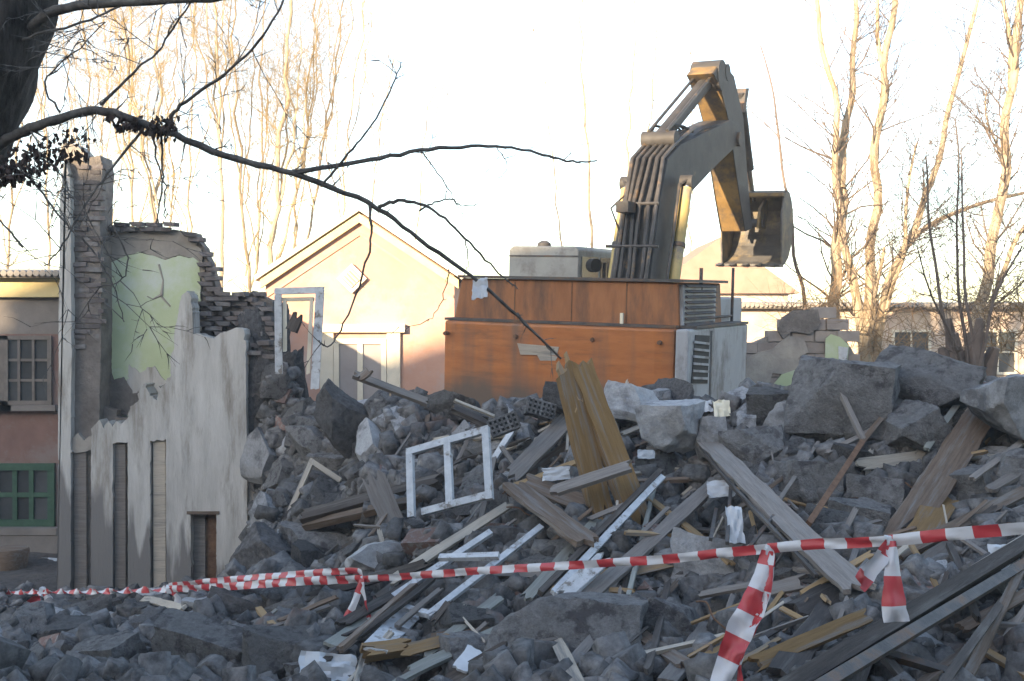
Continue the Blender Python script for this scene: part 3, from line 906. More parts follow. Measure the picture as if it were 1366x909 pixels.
# right deck rail and posts
def P3(px, py, lx):
    y, z = LX(px, py, lx)
    return Vector((lx, y, z))
b0 = P3(976, 430, 1.6)
hr = MB().tube([b0, b0 + Vector((0, 0, .78))], .022, 8)
hr.tube([b0 + Vector((0, -.02, .09)), b0 + Vector((0, -.9, .09)), b0 + Vector((0, -1.0, .0))], .018, 8)
hr.build('handrail', 'steel_dark', ex_, smooth=True)
b1 = P3(935, 378, 1.6)
MB().tube([b1 + Vector((0, 0, -.1)), b1 + Vector((0, 0, .2))], .025, 8).build('marker_post', 'steel_dark', ex_, smooth=True)
# cab at the left front: its upper back shows above the hood
CY = .35
c0, c1 = LY(679, 326, CY), LY(772, 331, CY)
cz = (c0[1] + c1[1]) / 2
cbp = [(c0[0], 1.45), (c1[0], 1.45), (c1[0], cz - .06), (c1[0] - .06, cz), (c0[0] + .06, cz), (c0[0], cz - .06)]
cb = MB().prism(cbp, CY, CY + 1.75, 'y').build('cab', 'cab_paint', ex_, bevel=.03)
MB().box((c0[0] + .01, CY - .012, cz - .17), (c1[0] - .01, CY - .001, cz - .15)).build('cab_seam', 'steel_dark', cb)
MB().box((c1[0] + .001, CY + .12, cz - .62), (c1[0] + .012, CY + .8, cz - .16)).build('cab_window', 'glass_dark', cb)
MB().box((c1[0] + .001, CY + .9, cz - .62), (c1[0] + .012, CY + 1.6, cz - .16)).build('cab_window', 'glass_dark', cb)
MB().box((c0[0] + .15, CY - .011, 2.6), (c1[0] - .15, CY - .001, cz - .55)).build('cab_window', 'glass_dark', cb)
MB().tube([(c0[0] + .45, CY + .4, cz), (c0[0] + .45, CY + .4, cz + .06), (c0[0] + .45, CY + .4, cz + .1)], [.12, .11, .05], 12).build('beacon', 'steel_dark', cb, smooth=True)
MB().tube([(c1[0] + .14, CY + .2, cz - .3), (c1[0] + .26, CY + .12, cz - .3)], .11, 12).build('work_lamp', 'rubber', cb, smooth=True)
mb = MB()
for y in (CY + .35, CY + .55):
    mb.tube([(c1[0] + .3, y, 2.6), (c1[0] + .3, y, cz - .25)], .03, 6)
mb.build('air_pipe', 'pipe_steel', cb)
# machinery body between cab and flank, front
MB().box((c1[0] + .05, -.7, 1.45), (1.55, .4, 3.0)).build('machinery_cover', 'grey_paint', ex_, bevel=.03)
# boom: welded box section with a knee
top_e = [(866, 385), (880, 270), (891, 212), (908, 193), (975, 160)]
bot_e = [(988, 168), (988, 190), (955, 222), (918, 262), (906, 330), (897, 385)]
prof = [LX(a, b_, .31) for a, b_ in top_e + bot_e]
foot = [(prof[-1][0] + .05, 1.9), (prof[0][0] - .05, 1.9)]
boom = MB().prism(prof + foot, -.29, .31, 'x').build('boom', 'boom_paint', ex_, bevel=.02)
for x in (-.33, .33):
    MB().prism([(prof[0][0] - .1, 1.5), (prof[-1][0] + .15, 1.5), (prof[-1][0] + .1, 2.6), (prof[0][0] - .02, 2.6)], x - .05, x + .05, 'x').build('boom_bracket', 'boom_paint', ex_)
# pipes running up the back of the boom
def backline(frac):
    pts = []
    for (y, z) in prof[:5]:
        pts.append((y, z))
    return pts
bk = backline(0)
for k, x in enumerate((-.24, -.14, -.04, .07, .17, .27)):
    pts = [Vector((x, bk[0][0] - .10, 2.5))]
    yy = -.09 - .02 * (k % 2)
    for i, (y, z) in enumerate(bk[:4]):
        if i == 0:
            z = 2.95
            y = bk[0][0] + (bk[1][0] - bk[0][0]) * (z - bk[0][1]) / (bk[1][1] - bk[0][1])
        dx = .04 * math.sin(i * 2.1 + k)
        pts.append(Vector((x + (dx if i == 1 else 0), y + yy, z + (.02 if i > 2 else 0))))
    end = pts[-1] + Vector((0, .35 + .12 * k, .12 + .05 * k))
    pts.append(end)
    if k in (2, 4):
        pts.insert(2, pts[1].lerp(pts[2], .3) + Vector((.05, -.02, 0)))
    MB().tube(pts, .030 if k % 2 else .036, 8).build('hydraulic_pipe', 'pipe_steel', ex_, smooth=True)
def on_back(t, x, off=-.12):
    a, b_ = bk[0], bk[1]
    return Vector((x, a[0] + (b_[0] - a[0]) * t + off, a[1] + (b_[1] - a[1]) * t))
for t in (.48, .98):
    p0, p1 = on_back(t, -.36 if t > .6 else -.42), on_back(t, .34 if t > .6 else .42)
    MB().tube([p0, p1], .026, 8).build('pipe_clamp', 'pipe_steel', ex_)
# bent guard rod left of the boom, hoses
pA, pB, pC = P3(847, 248, -.4), P3(815, 278, -.4), P3(827, 310, -.4)
MB().tube([pA, pB, pC, P3(826, 372, -.4)], .016, 6).build('guard_rod', 'steel_dark', ex_)
MB().tube([P3(868, 205, -.3), P3(866, 185, -.34), P3(873, 168, -.34), P3(884, 170, -.3)], .025, 6).build('hose', 'rubber', ex_, smooth=True)
MB().tube([P3(846, 300, -.3), P3(841, 280, -.38), P3(846, 262, -.3)], .025, 6).build('hose', 'rubber', ex_, smooth=True)
MB().tube([P3(857, 212, -.3), P3(866, 208, -.3)], .09, 10).build('boom_lamp', 'rubber', ex_)
MB().box((-.2, on_back(.9, 0)[1] - .35, on_back(.9, 0)[2] - .05), (.0, on_back(.9, 0)[1] - .02, on_back(.9, 0)[2] + .12)).build('valve_block', 'steel_dark', ex_, bevel=.01)
for k in range(4):
    x = -.2 + k * .13
    MB().tube([P3(886 + k * 3, 196 - k * 2, x), P3(884 + k * 4, 172 - k * 2, x - .05), P3(897 + k * 5, 166 + k, x), P3(906 + k * 6, 182 - k * 2, x + .03)], .022, 6).build('hose', 'rubber', ex_, smooth=True)
MB().tube([P3(912, 193, .2), P3(940, 172, .28), P3(962, 166, .26), P3(972, 176, .24)], .02, 6).build('hose', 'rubber', ex_, smooth=True)
# boom cylinders either side
for sx in (-1, 1):
    lx = .50 * sx
    ty, tz = LX(917, 243, .50)
    fy, fz = LX(893, 420, .50)
    T_, F_ = Vector((lx, ty, tz)), Vector((lx, fy, fz))
    mid = F_.lerp(T_, .52)
    cy = MB().tube([F_, F_.lerp(T_, .95)], .09, 16).build('boom_cylinder', 'cylinder_paint', ex_, smooth=True)
    MB().tube([F_.lerp(T_, .5), F_.lerp(T_, .53)], .105, 16).build('collar', 'steel_dark', cy, smooth=True)
    MB().tube([F_.lerp(T_, .93), T_], .075, 12).build('rod', 'chrome', cy, smooth=True)
    MB().tube([T_ + Vector((-.1, 0, 0)), T_ + Vector((.1, 0, 0))], .11, 12).build('rod_eye', 'boom_paint', cy, smooth=True)
    MB().tube([T_ + Vector((sx * .05, -.05, .05)), T_ + Vector((sx * -.06, -.2, -.05)), F_.lerp(T_, .7) + Vector((sx * -.05, -.19, 0)), F_.lerp(T_, .1) + Vector((sx * -.05, -.2, 0))], .025, 6).build('hose', 'pipe_steel', cy, smooth=True)
# stick (dipper arm)
st_top = [(950, 98), (958, 87), (968, 90), (978, 102), (991, 158), (996, 230), (1003, 305)]
st_bot = [(994, 309), (987, 268), (979, 215), (972, 165), (960, 118)]
sp_ = [LX(a, b_, .23) for a, b_ in st_top + st_bot]
stick = MB().prism(sp_, -.23, .23, 'x').build('stick', 'stick_paint', ex_, bevel=.02)
spd = [(y + .02, z) for y, z in sp_]
cyS = sum(p[0] for p in sp_) / len(sp_)
# dark side plates of the stick
MB().prism([((y - cyS) * .97 + cyS, z) for y, z in sp_], .232, .245, 'x').build('side_plate', 'boom_paint', stick)
MB().prism([((y - cyS) * .97 + cyS, z) for y, z in sp_], -.245, -.232, 'x').build('side_plate', 'boom_paint', stick)
hd = LX(958, 100, .2)
MB().tube([(-.26, hd[0] + .08, hd[1] + .0), (.26, hd[0] + .08, hd[1] + .0)], .27, 20).build('stick_head', 'boom_paint', stick, smooth=True)
pv = LX(984, 186, .3)
MB().tube([(-.36, pv[0], pv[1]), (.36, pv[0], pv[1])], .13, 14).build('pivot_pin', 'steel_dark', ex_, smooth=True)
# stick cylinder on the knee
s0, s1 = LX(880, 186, 0), LX(952, 98, 0)
A_, B_ = Vector((0, *s0)), Vector((0, *s1))
sc_ = MB().tube([A_, A_.lerp(B_, .85)], .125, 16).build('stick_cylinder', 'boom_paint', ex_, smooth=True)
MB().tube([A_.lerp(B_, .83), A_.lerp(B_, .87)], .15, 16).build('collar', 'steel_dark', sc_, smooth=True)
MB().tube([A_.lerp(B_, .86), B_], .075, 12).build('rod', 'chrome', sc_, smooth=True)
MB().tube([B_ + Vector((-.27, 0, 0)), B_ + Vector((.27, 0, 0))], .15, 14).build('rod_eye', 'boom_paint', sc_, smooth=True)
MB().tube([A_ + Vector((-.28, 0, 0)), A_ + Vector((.28, 0, 0))], .13, 14).build('cylinder_foot', 'boom_paint', sc_, smooth=True)
for x in (-.15, .15):
    MB().tube([A_ + Vector((x, -.08, .12)), A_.lerp(B_, .8) + Vector((x, -.1, .12))], .028, 6).build('hydraulic_pipe', 'pipe_steel', sc_, smooth=True)
# bucket cylinder along the outer side of the stick
k0, k1 = LX(986, 124, .0), LX(1004, 268, 0)
A_, B_ = Vector((0, k0[0] + .02, k0[1])), Vector((0, k1[0] + .02, k1[1]))
bc_ = MB().tube([A_, A_.lerp(B_, .7)], .10, 14).build('bucket_cylinder', 'boom_paint', ex_, smooth=True)
MB().tube([A_.lerp(B_, .68), B_], .06, 10).build('rod', 'chrome', bc_, smooth=True)
MB().prism([LX(994, 118, .1), LX(998, 118, .1), LX(993, 150, .1), LX(990, 150, .1)], -.12, .12, 'x').build('bracket', 'steel_dark', stick)
# bucket: open towards the machine, curled in
tip = LX(998, 306, .0)
BW = .62
def bprof(scale=1.0):
    out = []
    for a, r0 in ((100, .62), (80, .72), (60, .78), (40, .8), (20, .82), (0, .84), (-20, .86), (-40, .9), (-60, .95), (-80, 1.0), (-98, 1.06)):
        out.append((tip[0] + .12 + .86 * r0 * scale * math.cos(R(a)), tip[1] + .27 + .86 * r0 * scale * math.sin(R(a)) - .1))
    return out
bo, bi = bprof(1.0), bprof(.955)
bx0 = .08
shell = MB().prism(bo + bi[::-1], bx0 - BW, bx0 + BW, 'x').build('bucket', 'bucket_steel', ex_)
hub = (tip[0] - .02, tip[1] + .12)
for x in (bx0 - BW, bx0 + BW - .03):
    MB().prism(bo + [(bo[-1][0] - .02, bo[-1][1] + .28), (hub[0] - .05, hub[1] - .35), (hub[0] - .12, hub[1] + .1)], x, x + .03, 'x').build('side_wall', 'bucket_steel', shell)
MB().box((bx0 - BW - .02, bo[-1][0] - .3, bo[-1][1] - .02), (bx0 + BW + .02, bo[-1][0] + .05, bo[-1][1] + .035)).build('cutting_edge', 'bucket_steel', shell, bevel=.01)
for k in range(5):
    x = bx0 - BW + .1 + k * (2 * BW - .2) / 4
    MB().prism([(bo[-1][0] - .3, bo[-1][1] - .03), (bo[-1][0] - .3, bo[-1][1] + .05), (bo[-1][0] - .55, bo[-1][1])], x - .05, x + .05, 'x').build('tooth', 'bucket_steel', shell)
MB().box((bx0 - BW, bo[0][0] - .15, bo[0][1] - .06), (bx0 + BW, bo[0][0] + .1, bo[0][1] + .02)).build('top_lip', 'stick_paint', shell, bevel=.01)
for x in (-.27, .23):
    MB().prism([(hub[0] - .22, hub[1] - .12), (hub[0] + .3, hub[1] - .1), (hub[0] + .45, hub[1] + .42), (hub[0] + .25, hub[1] + .5), (hub[0] - .12, hub[1] + .28)], x, x + .05, 'x').build('ear', 'stick_paint', shell)
MB().tube([(-.32, hub[0], hub[1]), (.32, hub[0], hub[1])], .085, 12).build('bucket_pin', 'steel_dark', shell, smooth=True)

# ------------------------------------------------------------------ timber, frames and other debris on the heap
PLANKS = []          # world segments with half width, so loose lumps stay clear of them

def plank_mesh(name, L, wd, th, m, seed, splinter=.12, bend=.01, taper=1.0):
    r_ = random.Random(seed)
    nx, ny = max(4, int(L / .18)), 5
    vs, fs = [], []
    e0 = [r_.uniform(0, splinter) for _ in range(ny + 1)]
    e1 = [r_.uniform(0, splinter) for _ in range(ny + 1)]
    wob = [r_.uniform(-1, 1) for _ in range(4)]
    for s in (0, 1):
        for i in range(nx + 1):
            for j in range(ny + 1):
                t = i / nx
                x = -L / 2 + L * t
                if i == 0: x += e0[j]
                if i == nx: x -= e1[j]
                ww = wd * (1 + (taper - 1) * t)
                y = (j / ny - .5) * ww + (r_.uniform(-.05, .05) * ww if j in (0, ny) and splinter > .02 else 0)
                z = (s - .5) * th + bend * L * (wob[0] * math.sin(math.pi * t) + .4 * wob[1] * math.sin(2 * math.pi * t)) + wob[2] * .15 * (t - .5) * (j / ny - .5) * ww
                vs.append((x, y, z))
    def I(s, i, j): return s * (nx + 1) * (ny + 1) + i * (ny + 1) + j
    for i in range(nx):
        for j in range(ny):
            fs.append((I(0, i, j), I(0, i, j + 1), I(0, i + 1, j + 1), I(0, i + 1, j)))
            fs.append((I(1, i, j), I(1, i + 1, j), I(1, i + 1, j + 1), I(1, i, j + 1)))
        fs.append((I(0, i, 0), I(0, i + 1, 0), I(1, i + 1, 0), I(1, i, 0)))
        fs.append((I(0, i, ny), I(1, i, ny), I(1, i + 1, ny), I(0, i + 1, ny)))
    for j in range(ny):
        fs.append((I(0, 0, j), I(1, 0, j), I(1, 0, j + 1), I(0, 0, j + 1)))
        fs.append((I(0, nx, j), I(0, nx, j + 1), I(1, nx, j + 1), I(1, nx, j)))
    mb = MB()
    mb.add(vs, fs)
    return mb.mesh(name, m)

def frame_from(A, B, n):
    X = (B - A).normalized()
    Z = (n - X * n.dot(X)).normalized()
    Y = Z.cross(X)
    M = Matrix((X, Y, Z)).transposed().to_4x4()
    M.translation = (A + B) / 2
    return M

def wpt(p, lift):
    if len(p) == 3 and p[2] > 9.45:
        return at(*p)
    p, lift = p[:2], (lift + .1 if len(p) == 3 else lift)
    return hitl(p[0], p[1], lift)

PN = [0]
NAMED = []
def neighbour_label(p, head, fallback):
    best, bd = None, 1.5
    for q, ph in NAMED:
        d = (p - q).length
        if d < bd and len(ph.split()) + len(head.split()) + 3 <= 16:
            best, bd = ph, d
    return head + ' lying by the ' + best if best else fallback
def plank(a, b, wd, m, label, th=.03, lift=.10, name='board', roll=None, splinter=None, cat='board', group=None, bend=.008, taper=1.0, parent=None):
    PN[0] += 1
    A, B = wpt(a, lift), wpt(b, lift)
    n = Vector((random.uniform(-.25, .25), -.62, .75))
    if roll is not None:
        n = Quaternion((B - A).normalized(), R(roll)) @ n
    M = frame_from(A, B, n)
    L = (B - A).length
    me = plank_mesh(name, L, wd, th, m, PN[0] * 13, splinter if splinter is not None else min(.16, wd * .7), bend, taper)
    o = inst(name, me, None, M)
    tag(o, label, cat, group)
    PLANKS.append((A, B, wd))
    if not group:
        NAMED.append(((A + B) / 2, label))
    return o

# -- named timber, roughly from back to front
plank((470, 499), (572, 538), .09, 'wood_grey', 'thin grey rail poking out of the crest below the gabled house', .05, .14, 'rail', cat='rail')
plank((478, 507), (496, 492), .12, 'wood_brown', 'short dark splinter sticking up at the top end of the grey rail', .03, .22, 'splinter', cat='splinter')
plank((600, 540), (655, 566), .24, 'wood_dark', 'dark board end with pale edge below the excavator counterweight', .06, .16, roll=-25)
plank((605, 534), (660, 556), .035, 'wood_pale', 'pale thin strip along the dark board below the counterweight', .03, .22, 'strip', cat='strip')
plank((820, 580, 12.6), (838, 505, 12.7), .10, 'wood_pale', 'pale pointed splinter leaning upright against the counterweight', .03, .1, 'splinter', taper=.3, cat='splinter')
plank((828, 580), (925, 540, 12.7), .06, 'wood_pale', 'narrow pale lath rising to the grey excavator flank', .02, .15, 'lath', cat='lath')
plank((678, 640), (772, 545), .20, 'wood_grey', 'wide grey board lying left of the upright yellow beams', .04, .16)
plank((752, 478, 11.2), (806, 700, 10.7), .22, 'wood_ochre', 'upright yellow brown beam, the left one of the pair', .13, .1, 'beam', splinter=.2, cat='beam', bend=.003)
plank((770, 480, 11.25), (858, 715, 10.6), .23, 'wood_ochre', 'upright yellow brown beam, the right one of the pair', .13, .1, 'beam', splinter=.25, cat='beam', bend=.003)
plank((745, 472, 11.2), (778, 560, 11.0), .14, 'wood_tan', 'splintered tan stub at the head of the upright beams', .1, .1, 'beam_stub', splinter=.3, cat='beam')
plank((733, 658, 10.45), (846, 620, 10.45), .11, 'wood_grey', 'grey slat lying across the two upright beams', .05, .1, 'slat', cat='slat')
plank((640, 700), (660, 610), .05, 'wood_grey', 'thin grey slat behind the white double window frame', .03, .2, 'slat', cat='slat')
plank((402, 692), (592, 642), .14, 'wood_dark', 'upper dark beam under the white double window frame', .12, .16, 'beam', cat='beam')
plank((405, 702), (560, 668), .10, 'wood_brown', 'lower brown beam under the white double window frame', .08, .14, 'beam', cat='beam')
plank((470, 700), (650, 632), .09, 'wood_dark', 'black beam running behind the white double window frame', .08, .10, 'beam', cat='beam')
plank((494, 628, 12.0), (540, 735, 11.4), .24, 'wood_grey', 'thick broken grey post leaning before the dark beams', .18, .1, 'post', splinter=.3, cat='post', taper=.9)
plank((682, 645), (790, 728), .24, 'wood_brown', 'wide brown board below the crossed slat, front one of two', .05, .22)
plank((690, 640), (850, 700), .20, 'wood_brown', 'brown board tucked behind the wide brown board', .06, .16)
plank((518, 778), (682, 672), .09, 'wood_pale', 'long narrow pale board pointing up to the brown boards', .035, .24)
plank((500, 800), (640, 690), .07, 'wood_grey', 'narrow grey board beside the long pale board', .03, .14)
plank((455, 735), (530, 690), .08, 'wood_dark', 'dark stick under the broken grey post', .05, .12, 'stick', cat='stick')
plank((720, 792, 7.35), (882, 628, 9.4), .05, 'wood_dark', 'dark window rail crossing in front of the brown boards', .05, .2, 'window_rail', cat='rail', splinter=.01)
plank((738, 792, 7.3), (884, 636, 9.35), .06, 'frame_white', 'white window rail alongside the dark rail', .04, .2, 'window_rail', cat='rail', splinter=.01)
plank((700, 800, 7.2), (800, 690, 8.5), .09, 'wood_greenish', 'dirty greenish board under the white window rail', .03, .1)
plank((745, 800), (812, 740), .14, 'frame_white', 'short flaking white board on the tape side of the rails', .03, .26)
plank((780, 800), (958, 640), .13, 'wood_grey', 'wide grey board slanting up right of the white rail', .04, .2)
plank((860, 600), (1005, 588), .09, 'wood_grey', 'grey lath lying across before the faceted stone', .05, .16, 'lath', cat='lath')
plank((870, 700), (960, 745), .16, 'wood_ochre', 'short ochre board under the wide grey board', .04, .08)
plank((938, 585), (1150, 790), .21, 'wood_grey', 'broad weathered lath board slanting down to the tape', .04, .26)
plank((934, 597), (1090, 770), .03, 'wood_dark', 'dark batten along the edge of the broad weathered board', .03, .33, 'batten', cat='batten')
plank((1190, 735, 9.5), (1320, 535, 11.6), .28, 'wood_brown', 'largest brown plank leaning up to the right crest', .06, .1, splinter=.1)
plank((1215, 735), (1262, 660), .24, 'wood_ochre', 'yellowish plank end below the largest brown plank', .03, .1)
plank((1110, 498, 11.5), (1152, 588, 11.1), .05, 'wood_grey', 'thin grey rail propped against the right boulder', .04, .1, 'rail', cat='rail', splinter=.02)
plank((1178, 555), (1146, 595), .05, 'wood_brown', 'short brown slat at the foot of the thin rail', .03, .25, 'slat', cat='slat')
plank((1150, 590, 11.0), (1078, 700), .05, 'rust', 'rusty bar running down from the thin grey rail', .05, .2, 'bar', cat='bar', splinter=.01)
plank((1092, 590), (1040, 668), .035, 'wood_grey', 'thin grey stick on the middle of the right slope', .03, .26, 'stick', cat='stick')
plank((1370, 655, 7.4), (1195, 742, 6.9), .10, 'wood_brown', 'long brown rail above the tape at the right', .06, .1, 'rail', cat='rail')
plank((1290, 612), (1370, 606), .05, 'wood_pale', 'pale splintered lath under the largest brown plank', .02, .22, 'lath', cat='lath')
plank((1295, 640), (1370, 585), .06, 'wood_grey', 'grey lath crossing the pale splintered lath', .03, .2, 'lath', cat='lath')
plank((1040, 925, 4.9), (1375, 722, 6.2), .10, 'wood_dark', 'long black grooved rail in the lower right corner', .10, .1, 'rail', cat='rail', splinter=.01, bend=.001)
plank((1060, 905, 4.95), (1375, 712, 6.3), .03, 'wood_pale', 'pale strip along the top of the long black rail', .05, .1, 'strip', cat='strip', splinter=.01, bend=.001)
plank((1080, 925, 4.8), (1380, 745, 6.0), .07, 'steel_dark', 'dark lower flange below the long black rail', .06, .1, 'rail', cat='rail', splinter=.01, bend=.001)
plank((1003, 888, 5.3), (1160, 820, 5.8), .10, 'wood_ochre', 'ochre lath left of the long black rail', .03, .1, 'lath', cat='lath')
plank((985, 885, 5.4), (1040, 852, 5.6), .03, 'wood_tan', 'thin tan stick beside the ochre lath', .02, .1, 'stick', cat='stick')
plank((1165, 868, 5.0), (1290, 905, 4.9), .05, 'steel_dark', 'grey angle bar under the long black rail', .05, .1, 'bar', cat='bar', splinter=.01)
plank((1280, 840, 5.2), (1375, 790, 5.3), .08, 'wood_brown', 'brown slat near the corner beyond the black rail', .03, .1, 'slat', cat='slat')
plank((1290, 905, 4.8), (1372, 740, 5.3), .06, 'wood_brown', 'brown stick rising in the lower right corner', .05, .1, 'stick', cat='stick')
plank((1250, 925, 4.7), (1340, 800, 5.1), .05, 'wood_dark', 'dark stick rising beside the brown stick', .05, .1, 'stick', cat='stick')
plank((1060, 820), (1150, 770), .22, 'wood_dark', 'dark wide board half buried behind the hanging tape', .05, .12)
plank((1000, 795), (1080, 775), .12, 'wood_grey', 'grey board end behind the big tape tail', .04, .18)
plank((1040, 905), (1150, 760), .18, 'wood_dark', 'broad dark board under the two tape flags', .04, .05)
plank((888, 915, 5.9), (946, 832, 6.5), .12, 'wood_grey', 'grey board end standing beside the big tape tail', .05, .1)
plank((850, 845), (915, 888), .10, 'wood_brown', 'brown slat left of the grey board end', .04, .18, 'slat', cat='slat')
plank((930, 795), (1010, 780), .06, 'wood_grey', 'flat grey slat under the tape by the rough block', .03, .2, 'slat', cat='slat')
plank((545, 898, 6.6), (672, 838, 7.2), .10, 'wood_greenish', 'pale greenish board, lower of the two beside the rough block', .03, .1)
plank((560, 878, 6.9), (668, 796, 7.6), .09, 'wood_greenish', 'pale greenish board, upper of the two beside the rough block', .03, .1)
plank((590, 915, 6.3), (680, 862, 6.6), .10, 'wood_dark', 'dark board at the left foot of the rough block', .05, .1)
plank((480, 872, 6.8), (552, 862, 6.7), .11, 'wood_tan', 'short split log end with bright wood', .09, .1, 'log_end', splinter=.15, cat='log')
plank((452, 868, 7.2), (560, 775, 8.0), .05, 'wood_brown', 'brown stick behind the knotted tape', .05, .1, 'stick', cat='stick')
plank((430, 885, 7.0), (580, 770, 8.2), .05, 'wood_dark', 'dark stick beside the knotted tape', .04, .1, 'stick', cat='stick')
plank((498, 868, 6.9), (545, 818, 7.5), .20, 'frame_white', 'white painted panel piece below the lying window frame', .025, .1, 'panel', splinter=.03, cat='panel')
plank((440, 862, 7.1), (530, 800, 7.7), .14, 'wood_greenish', 'pale greenish panel left of the white panel piece', .025, .05, 'panel', splinter=.03, cat='panel')
plank((612, 895, 6.4), (635, 865, 6.5), .12, 'scrap_white', 'small white tile standing between greenish boards', .02, .12, 'tile', splinter=.03, cat='tile')
plank((318, 757), (372, 748), .10, 'wood_grey', 'short grey plank at the foot of the white wall', .04, .12)
plank((345, 812), (382, 855), .06, 'wood_tan', 'tan stick on the left lumps under the tape', .04, .16, 'stick', cat='stick')
plank((212, 878), (268, 912), .06, 'wood_grey', 'thin grey stick on the left foreground rubble', .04, .16, 'stick', cat='stick')
plank((190, 800), (245, 812), .09, 'wood_pale', 'pale plank piece just under the far tape', .03, .12)
plank((0, 822), (60, 806), .18, 'wood_dark', 'dark plank lying under the far tape flag', .05, .1)
plank((575, 590), (690, 575), .10, 'wood_pale', 'pale grey curved board above the white double window frame', .03, .14, bend=.04)
plank((655, 620), (692, 562), .07, 'frame_white', 'white bar leaning against the perforated brick', .04, .16, 'window_rail', cat='rail')
plank((970, 725), (975, 650), .03, 'steel_dark', 'left of two black rods beside the white paper', .03, .28, 'rod', cat='rod', splinter=0)
plank((948, 720), (955, 680), .03, 'steel_dark', 'right hand black rod twin left of the white sheet', .03, .28, 'rod', cat='rod', splinter=0)
plank((1000, 730), (1032, 688), .025, 'steel_dark', 'thin black rod under the broad weathered board', .025, .28, 'rod', cat='rod', splinter=0)
plank((1235, 600), (1290, 520), .06, 'wood_greenish', 'greenish lath behind the largest brown plank', .03, .2, 'lath', cat='lath')

rb_ = random.Random(31)
for i in range(58):
    px, py = rb_.uniform(440, 1366), rb_.uniform(600, 905)
    if px < 600 and py < 660: continue
    L = rb_.uniform(55, 190)
    a = R(rb_.gauss(40, 22)) if rb_.random() < .72 else R(rb_.gauss(-25, 25))
    p0 = (px - math.cos(a) * L / 2, min(925, py + math.sin(a) * L / 2))
    p1 = (px + math.cos(a) * L / 2, py - math.sin(a) * L / 2)
    if p1[1] < 575 or p0[1] < 575: continue
    plank(p0, p1, rb_.choice((.04, .05, .07, .09, .12)), 'wood_' + rb_.choice(('grey', 'grey', 'brown', 'dark', 'dark', 'pale', 'greenish', 'tan', 'brown')),
          neighbour_label(hit(px, py), 'splintered strewn board', 'splintered board tangled among the other timber of the heap'), rb_.uniform(.02, .05), rb_.uniform(.06, .2), roll=rb_.uniform(-40, 40), group='tangled boards strewn on the heap', splinter=.12, bend=.015)

# loose sticks strewn between (only their place tells them apart)
for i in range(170):
    px, py = random.uniform(330, 1366), random.uniform(575, 905)
    if px < 470 and py < 700: continue
    A = hit(px, py)
    L = random.uniform(.18, .75)
    a = random.gauss(.75, .7)
    B = A + Vector((math.cos(a) * L, math.sin(a) * L * .9, 0))
    B.z = hz(B.x, B.y)
    wd = random.uniform(.012, .05)
    m = random.choice(['wood_grey', 'wood_grey', 'wood_brown', 'wood_dark', 'wood_pale', 'wood_tan'])
    lf = Vector((0, -.03, .09 + random.uniform(0, .06)))
    B.z += random.uniform(0, .3) * L
    M = frame_from(A + lf, B + lf, Vector((random.uniform(-.4, .4), -.5, .8)))
    o = inst('stick', plank_mesh('stick', L, wd, random.uniform(.012, .035), m, 900 + i, wd), None, M)
    tag(o, neighbour_label(A, 'small loose stick', 'small loose splintered stick strewn among the rubble'), 'stick', 'loose sticks strewn on the heap')

rw_ = random.Random(53)
for i in range(16):
    px, py = rw_.uniform(420, 1340), rw_.uniform(590, 880)
    p = hitl(px, py, .08)
    d = Vector((rw_.gauss(0, 1), rw_.gauss(0, .5), rw_.uniform(.1, .9))).normalized()
    pts = [p - d * .1]
    for k in range(5):
        d = (d + Vector((rw_.gauss(0, .45), rw_.gauss(0, .3), rw_.gauss(-.1, .45)))).normalized()
        pts.append(pts[-1] + d * rw_.uniform(.08, .16))
    o = MB().tube(catmull(pts, 4), rw_.choice((.005, .007, .009)), 6).build('bent_wire', rw_.choice(('rust', 'steel_dark')), smooth=True)
    tag(o, neighbour_label(p, 'thin bent wire', 'thin bent wire sticking out of the rubble'), 'wire', 'bent wires in the rubble')

# -- window frames
def wframe(TL, TR, BL, bars, label, w_=.055, th=.045, m='frame_white', name='window_frame'):
    ux, uy = TR - TL, BL - TL
    n = ux.cross(uy).normalized()
    t = empty(name, tuple(BL), label, 'window frame')
    for (a, b_) in bars:
        A = TL + ux * a[0] + uy * a[1]
        B = TL + ux * b_[0] + uy * b_[1]
        M = frame_from(A, B, n)
        M.translation = M.translation - t.location
        L = (B - A).length
        inst('bar', plank_mesh('bar', L + w_, w_, th, m, int(L * 1e4), .004, .002), t, M)
        PLANKS.append((A, B, w_ * 2))
    return t
wframe(at(547, 603, 11.3), at(648, 574, 11.1), at(549, 686, 11.0),
       [((0, 0), (1, 0)), ((0, 0), (0, 1)), ((.5, .04), (.5, .96)), ((1, 0), (1, 1.05)), ((.18, 1.02), (1, 1.03))], 'white double window frame standing on the left of the heap', .07, .055)
def sash(px_bars, label, w_=.055, th=.045, m='frame_white'):
    t = empty('window_frame', tuple(hitl(*px_bars[0][0], .2)), label, 'window frame')
    for i, (a, b_) in enumerate(px_bars):
        A, B = hitl(*a, .34), hitl(*b_, .34)
        M = frame_from(A, B, Vector((.1, -.6, .8)))
        M.translation = M.translation - t.location
        inst('bar', plank_mesh('bar', (B - A).length + w_, w_, th, m, 77 + i, .004, .002), t, M)
        PLANKS.append((A, B, .3))
    return t
sash([((513, 804), (573, 820)), ((573, 820), (720, 705)), ((513, 804), (652, 712)), ((590, 744), (662, 742))], 'white window sash lying on the heap with narrow tape before it')
wframe(at(416, 616, 13.5), at(452, 640, 13.4), at(378, 702, 13.2),
       [((0, 0), (1, 0)), ((0, 0), (0, 1)), ((.1, .9), (1.0, 1.1))], 'small grey white broken frame beside the ruined wall', .06, .05, 'wood_pale')
